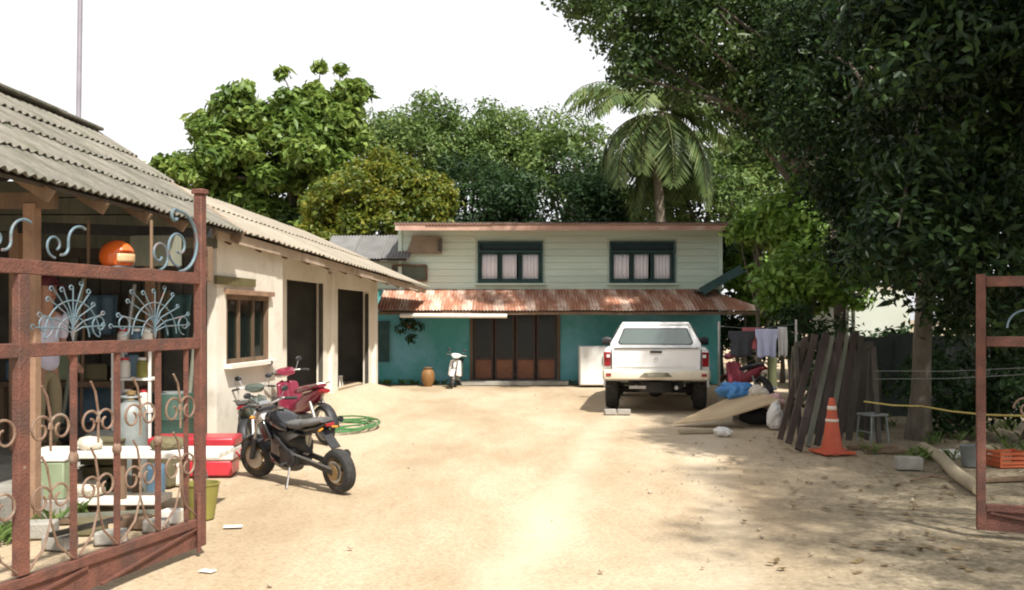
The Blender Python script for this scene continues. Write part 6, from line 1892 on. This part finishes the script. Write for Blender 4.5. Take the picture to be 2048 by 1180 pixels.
# bright leafy bushes right of the green house
for i, (px, py, rx, rz_, yy, n, lab) in enumerate(((1565, 480, 0.95, 1.1, 24.0, 36, 'bright green bush against the right end of the green house'), (1545, 585, 0.7, 0.75, 24.6, 26, 'bright bush above the washing line'), (1620, 570, 0.9, 0.7, 18.2, 26, 'green bush hanging over the leaning timbers'), (1585, 440, 0.75, 0.8, 20.2, 28, 'tall green bush under the dark canopy edge'), (1515, 455, 0.5, 0.42, 21.0, 18, 'bright leafy bush beside the end of the top roof'), (1600, 545, 0.6, 0.6, 19.6, 22, 'bright bush between the house and the dark canopy'), (1490, 545, 0.55, 0.7, 24.8, 22, 'small bright bush at the foot of the outside stair'))):
    q = P(px, py, yy)
    c, r = crown_clumps(rg, (q.x, q.y, q.z), (rx, rx, rz_), n, 0.22, 0.42, 0.35, -1)
    tree('leafy_bush', lab, (q.x, yy, 0), (q.x, yy, q.z - 0.2), 0.06, c, r, 110, (0.20, 0.11), L_bush, M['bark'], 70 + i, 'bushes beside the green house', 8, 'bush')
# banana plant: each leaf a part
bp_ = thing('banana_plant', 'banana plant with a yellow-green leaf over the right end of the roof', 'banana plant', (P(1545, 500, 21.6).x, 21.6, 0))
bt = P(1545, 505, 21.6)
MB().tube([(bt.x, 21.6, 0), (bt.x - 0.03, 21.6, bt.z * 0.6), bt], [0.11, 0.09, 0.05], 10).build('stem', pm('banana_stem', (0.10, 0.11, 0.05), (0.07, 0.075, 0.035), 6, 0.8), bp_, world=True)
for (dx, dz, ly, wd) in ((-0.95, 0.75, -0.15, 0.26), (-0.55, 0.25, -0.45, 0.26), (0.5, 0.9, 0.1, 0.28), (0.1, 1.2, 0.3, 0.26), (0.8, 0.35, -0.3, 0.28), (-0.2, 0.55, 0.6, 0.24)):
    tip = bt + Vector((dx, ly, dz))
    ax_ = (tip - bt)
    sdv = ax_.cross(Vector((0.15, -1, 0.1))).normalized()
    def fn(u, v, tip=tip, ax_=ax_, sdv=sdv, wd=wd):
        p = bt + ax_ * u + Vector((0, 0, 0.35 * math.sin(u * 2.6) - 0.25 * u * u))
        w = wd * math.sin(math.pi * min(1, 0.06 + u * 0.95)) ** 0.6
        s = (v - 0.5) * 2
        return p + sdv * (w * s * 0.5) + Vector((0, -0.02, -0.05 * s * s + 0.012 * math.sin(u * 60)))
    MB().grid(fn, 22, 4).build('leaf', L_banana, bp_, world=True)

# the big dark tree whose canopy fills the upper right
tb_ = G(1836, 878)
poly_a = [(1590, -60), (1790, -60), (1790, 545), (1700, 540), (1660, 490), (1635, 400), (1590, 320), (1560, 230), (1560, 100)]
c, r = px_clumps(rg, poly_a, 15.0, 18.5, 130, 0.35, 0.75)
poly_b = [(1740, -60), (2110, -60), (2110, 610), (2000, 650), (1930, 640), (1880, 605), (1820, 555), (1740, 530)]
c2, r2 = px_clumps(rg, poly_b, 9.0, 14.0, 190, 0.3, 0.65)
c3 = [(rg.uniform(5.2, 10.5), rg.uniform(3.5, 12.5), rg.uniform(6.4, 8.6)) for _ in range(150)]
r3 = [rg.uniform(0.5, 0.85) for _ in c3]
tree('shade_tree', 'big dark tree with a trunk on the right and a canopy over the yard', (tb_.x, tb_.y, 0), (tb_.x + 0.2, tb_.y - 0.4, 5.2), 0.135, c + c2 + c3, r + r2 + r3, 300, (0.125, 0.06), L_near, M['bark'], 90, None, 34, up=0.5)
# tall tree right of the green house; its boughs reach over the roof
branch_poly = [(1140, -40), (1640, -60), (1640, 330), (1560, 290), (1480, 225), (1440, 245), (1400, 180), (1340, 215), (1290, 165), (1250, 170), (1245, 95), (1215, 60), (1150, 35)]
c, r = px_clumps(rg, branch_poly, 18.5, 22.5, 120, 0.35, 0.75)
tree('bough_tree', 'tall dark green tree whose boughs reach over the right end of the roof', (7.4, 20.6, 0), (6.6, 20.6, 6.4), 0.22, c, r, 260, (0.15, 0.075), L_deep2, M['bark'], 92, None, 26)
# second tree beside the camera: its crown shades the right foreground
c = [(rg.uniform(3.8, 10.5), rg.uniform(-0.8, 4.2), rg.uniform(5.6, 7.8)) for _ in range(80)]
r = [rg.uniform(0.4, 0.75) for _ in c]
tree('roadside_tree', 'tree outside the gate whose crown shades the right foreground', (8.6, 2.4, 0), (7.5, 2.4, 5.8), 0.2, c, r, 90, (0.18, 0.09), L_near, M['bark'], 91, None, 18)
# undergrowth in the shade
for i, (px, py, rx, rz_, yy, n, lab) in enumerate(((1600, 700, 0.9, 0.8, 17.5, 16, 'dark shrub behind the leaning timbers'), (1700, 790, 0.6, 0.5, 14.6, 14, 'dark shrub right of the slanting black sheet'), (1960, 720, 1.0, 0.8, 14.2, 22, 'dark shrub behind the right gate leaf'), (1900, 850, 0.7, 0.45, 13.2, 14, 'low dark shrub at the foot of the big trunk'), (2060, 820, 0.7, 0.6, 12.2, 14, 'dark shrub at the right edge'), (1790, 530, 1.4, 0.8, 23.5, 20, 'shaded shrub above the pale shed'))):
    q = P(px, py, yy)
    c, r = crown_clumps(rg, (q.x, q.y, max(q.z, 0.35)), (rx, rx, rz_), n, 0.2, 0.4, 0.3, -0.4)
    tree('shade_shrub', lab, (q.x, yy, 0), (q.x, yy, max(q.z, 0.35)), 0.04, c, r, 60, (0.15, 0.07), L_deep, M['bark'], 100 + i, 'shrubs in the shade of the big tree', 6, 'shrub')
for i, (x, y, z, rx, rz_, n, lab) in enumerate(((6.1, 25.8, 1.3, 1.0, 1.1, 26, 'dark hedge bush at the right corner of the green house'), (6.0, 27.2, 3.4, 0.9, 1.3, 30, 'dark tall hedge bush filling the gap beside the mint wall'), (7.2, 19.0, 0.9, 0.9, 0.8, 22, 'dark hedge bush behind the washing line'), (9.8, 17.6, 1.6, 1.3, 1.6, 34, 'dark hedge bush right of the big trunk'), (12.0, 17.0, 1.6, 1.5, 1.7, 34, 'dark hedge bush far behind the right gate leaf'), (8.4, 26.0, 1.4, 1.5, 1.4, 26, 'dark hedge bush far behind the pale shed'))):
    c, r = crown_clumps(rg, (x, y, z), (rx, rx, rz_), n, 0.3, 0.6, 0.3, -0.8)
    tree('hedge_bush', lab, (x, y, 0), (x, y, z), 0.06, c, r, 130, (0.15, 0.075), L_deep, M['bark'], 140 + i, 'dark hedge on the right', 6, 'bush')
# farther trees that close the view on the right
for i, (x, y, z, rx, rz_, n, lab) in enumerate(((9.5, 26.0, 4.6, 3.0, 3.0, 60, 'dark tree far behind the bushes, left of the big canopy'), (13.5, 22.0, 4.2, 3.4, 3.2, 60, 'dark tree far behind the big trunk'), (14.0, 17.5, 3.6, 2.8, 3.0, 50, 'dark tree behind the right gate leaf'))):
    c, r = crown_clumps(rg, (x, y, z), (rx, rx, rz_), n, 0.6, 1.0, 0.3, -1)
    tree('far_tree', lab, (x, y, 0), (x, y, z), 0.2, c, r, 150, (0.24, 0.12), L_deep, M['bark'], 120 + i, 'trees closing the right side', 8)

# ------------------------------------------------------------------ small stuff on the ground
n = 1100
ps = RNG.uniform([-4.2, 4.0], [6.5, 22.0], (n, 2))
ps[: 800] = RNG.uniform([1.2, 4.2], [5.5, 11.5], (800, 2))
sz = RNG.gamma(1.6, 0.0042, n).clip(0.003, 0.026)
ang = RNG.uniform(0, 6.28, n)
octo = np.array([(1, 0, 0), (0, 1, 0), (-1, 0, 0), (0, -1, 0), (0, 0, 0.7), (0, 0, -0.7)], float)
co = octo[None] * sz[:, None, None] * RNG.uniform(0.6, 1.3, (n, 6, 1))
ca, sa_ = np.cos(ang), np.sin(ang)
x = co[..., 0] * ca[:, None] - co[..., 1] * sa_[:, None] + ps[:, :1]
y = co[..., 0] * sa_[:, None] + co[..., 1] * ca[:, None] + ps[:, 1:]
z = co[..., 2] + sz[:, None] * 0.25
o = mesh_np('pebbles', np.stack([x, y, z], -1), 8, 6, [(0, 1, 4), (1, 2, 4), (2, 3, 4), (3, 0, 4), (1, 0, 5), (2, 1, 5), (3, 2, 5), (0, 3, 5)], pm('pebble', (0.46, 0.38, 0.28), (0.30, 0.24, 0.17), 3.0, 0.9), None, kind='stuff')
tag(o, 'small loose pebbles scattered over the yard')
n = 800
ps = np.stack([RNG.uniform(1.6, 7.5, n), RNG.uniform(5.0, 14.5, n), RNG.uniform(0.008, 0.02, n)], -1)
keep = (ps[:, 0] > 1.0 + 0.18 * ps[:, 1] + RNG.normal(0, 0.5, n))
ps = ps[keep]
co = leaf_cloud(RNG, ps, np.full(len(ps), 0.02), 1, 0.07, 0.035, up=3.0, out=0.1, fold=0.1, hang=0)
co[..., 2] = np.maximum(co[..., 2] * 0.4, 0.006)
o = mesh_np('leaf_litter', co, 2, 4, LEAF_F, L_dry, None, kind='stuff')
tag(o, 'dry fallen leaves on the ground under the big tree')

wc = []
for k in range(150):
    u = RNG.uniform(0, 1)
    pick = k % 3
    if pick == 0:
        q = (lerp(-3.4, 5.0, u), 23.25 + RNG.normal(0, 0.05), 0.0)
        if gX(930) < q[0] < gX(1130):
            continue
    elif pick == 1:
        q = (lerp(4.2, 8.0, u), RNG.uniform(10.5, 15.4), 0.0)
    else:
        q = (lerp(-3.75, -3.55, RNG.uniform(0, 1)) , lerp(5.8, 10.9, u), 0.0)
    wc.append(q)
blades = []
for q in wc:
    for b in range(14):
        a = RNG.uniform(0, 6.28)
        l_ = RNG.uniform(0.06, 0.17)
        d = np.array([math.cos(a) * 0.55, math.sin(a) * 0.55, 1.0]) * l_
        sd = np.array([-math.sin(a), math.cos(a), 0]) * 0.006
        p0 = np.array(q) + np.array([RNG.normal(0, 0.04), RNG.normal(0, 0.04), 0])
        blades.append([p0 - sd, p0 + sd, p0 + d * 0.6 + sd, p0 + d + np.array([math.cos(a), math.sin(a), -0.4]) * l_ * 0.3])
o = mesh_np('weeds', np.array(blades), 2, 4, [(0, 1, 2), (0, 2, 3)], L_mid, None, kind='stuff')
tag(o, 'thin grass weeds along the walls and under the big tree')
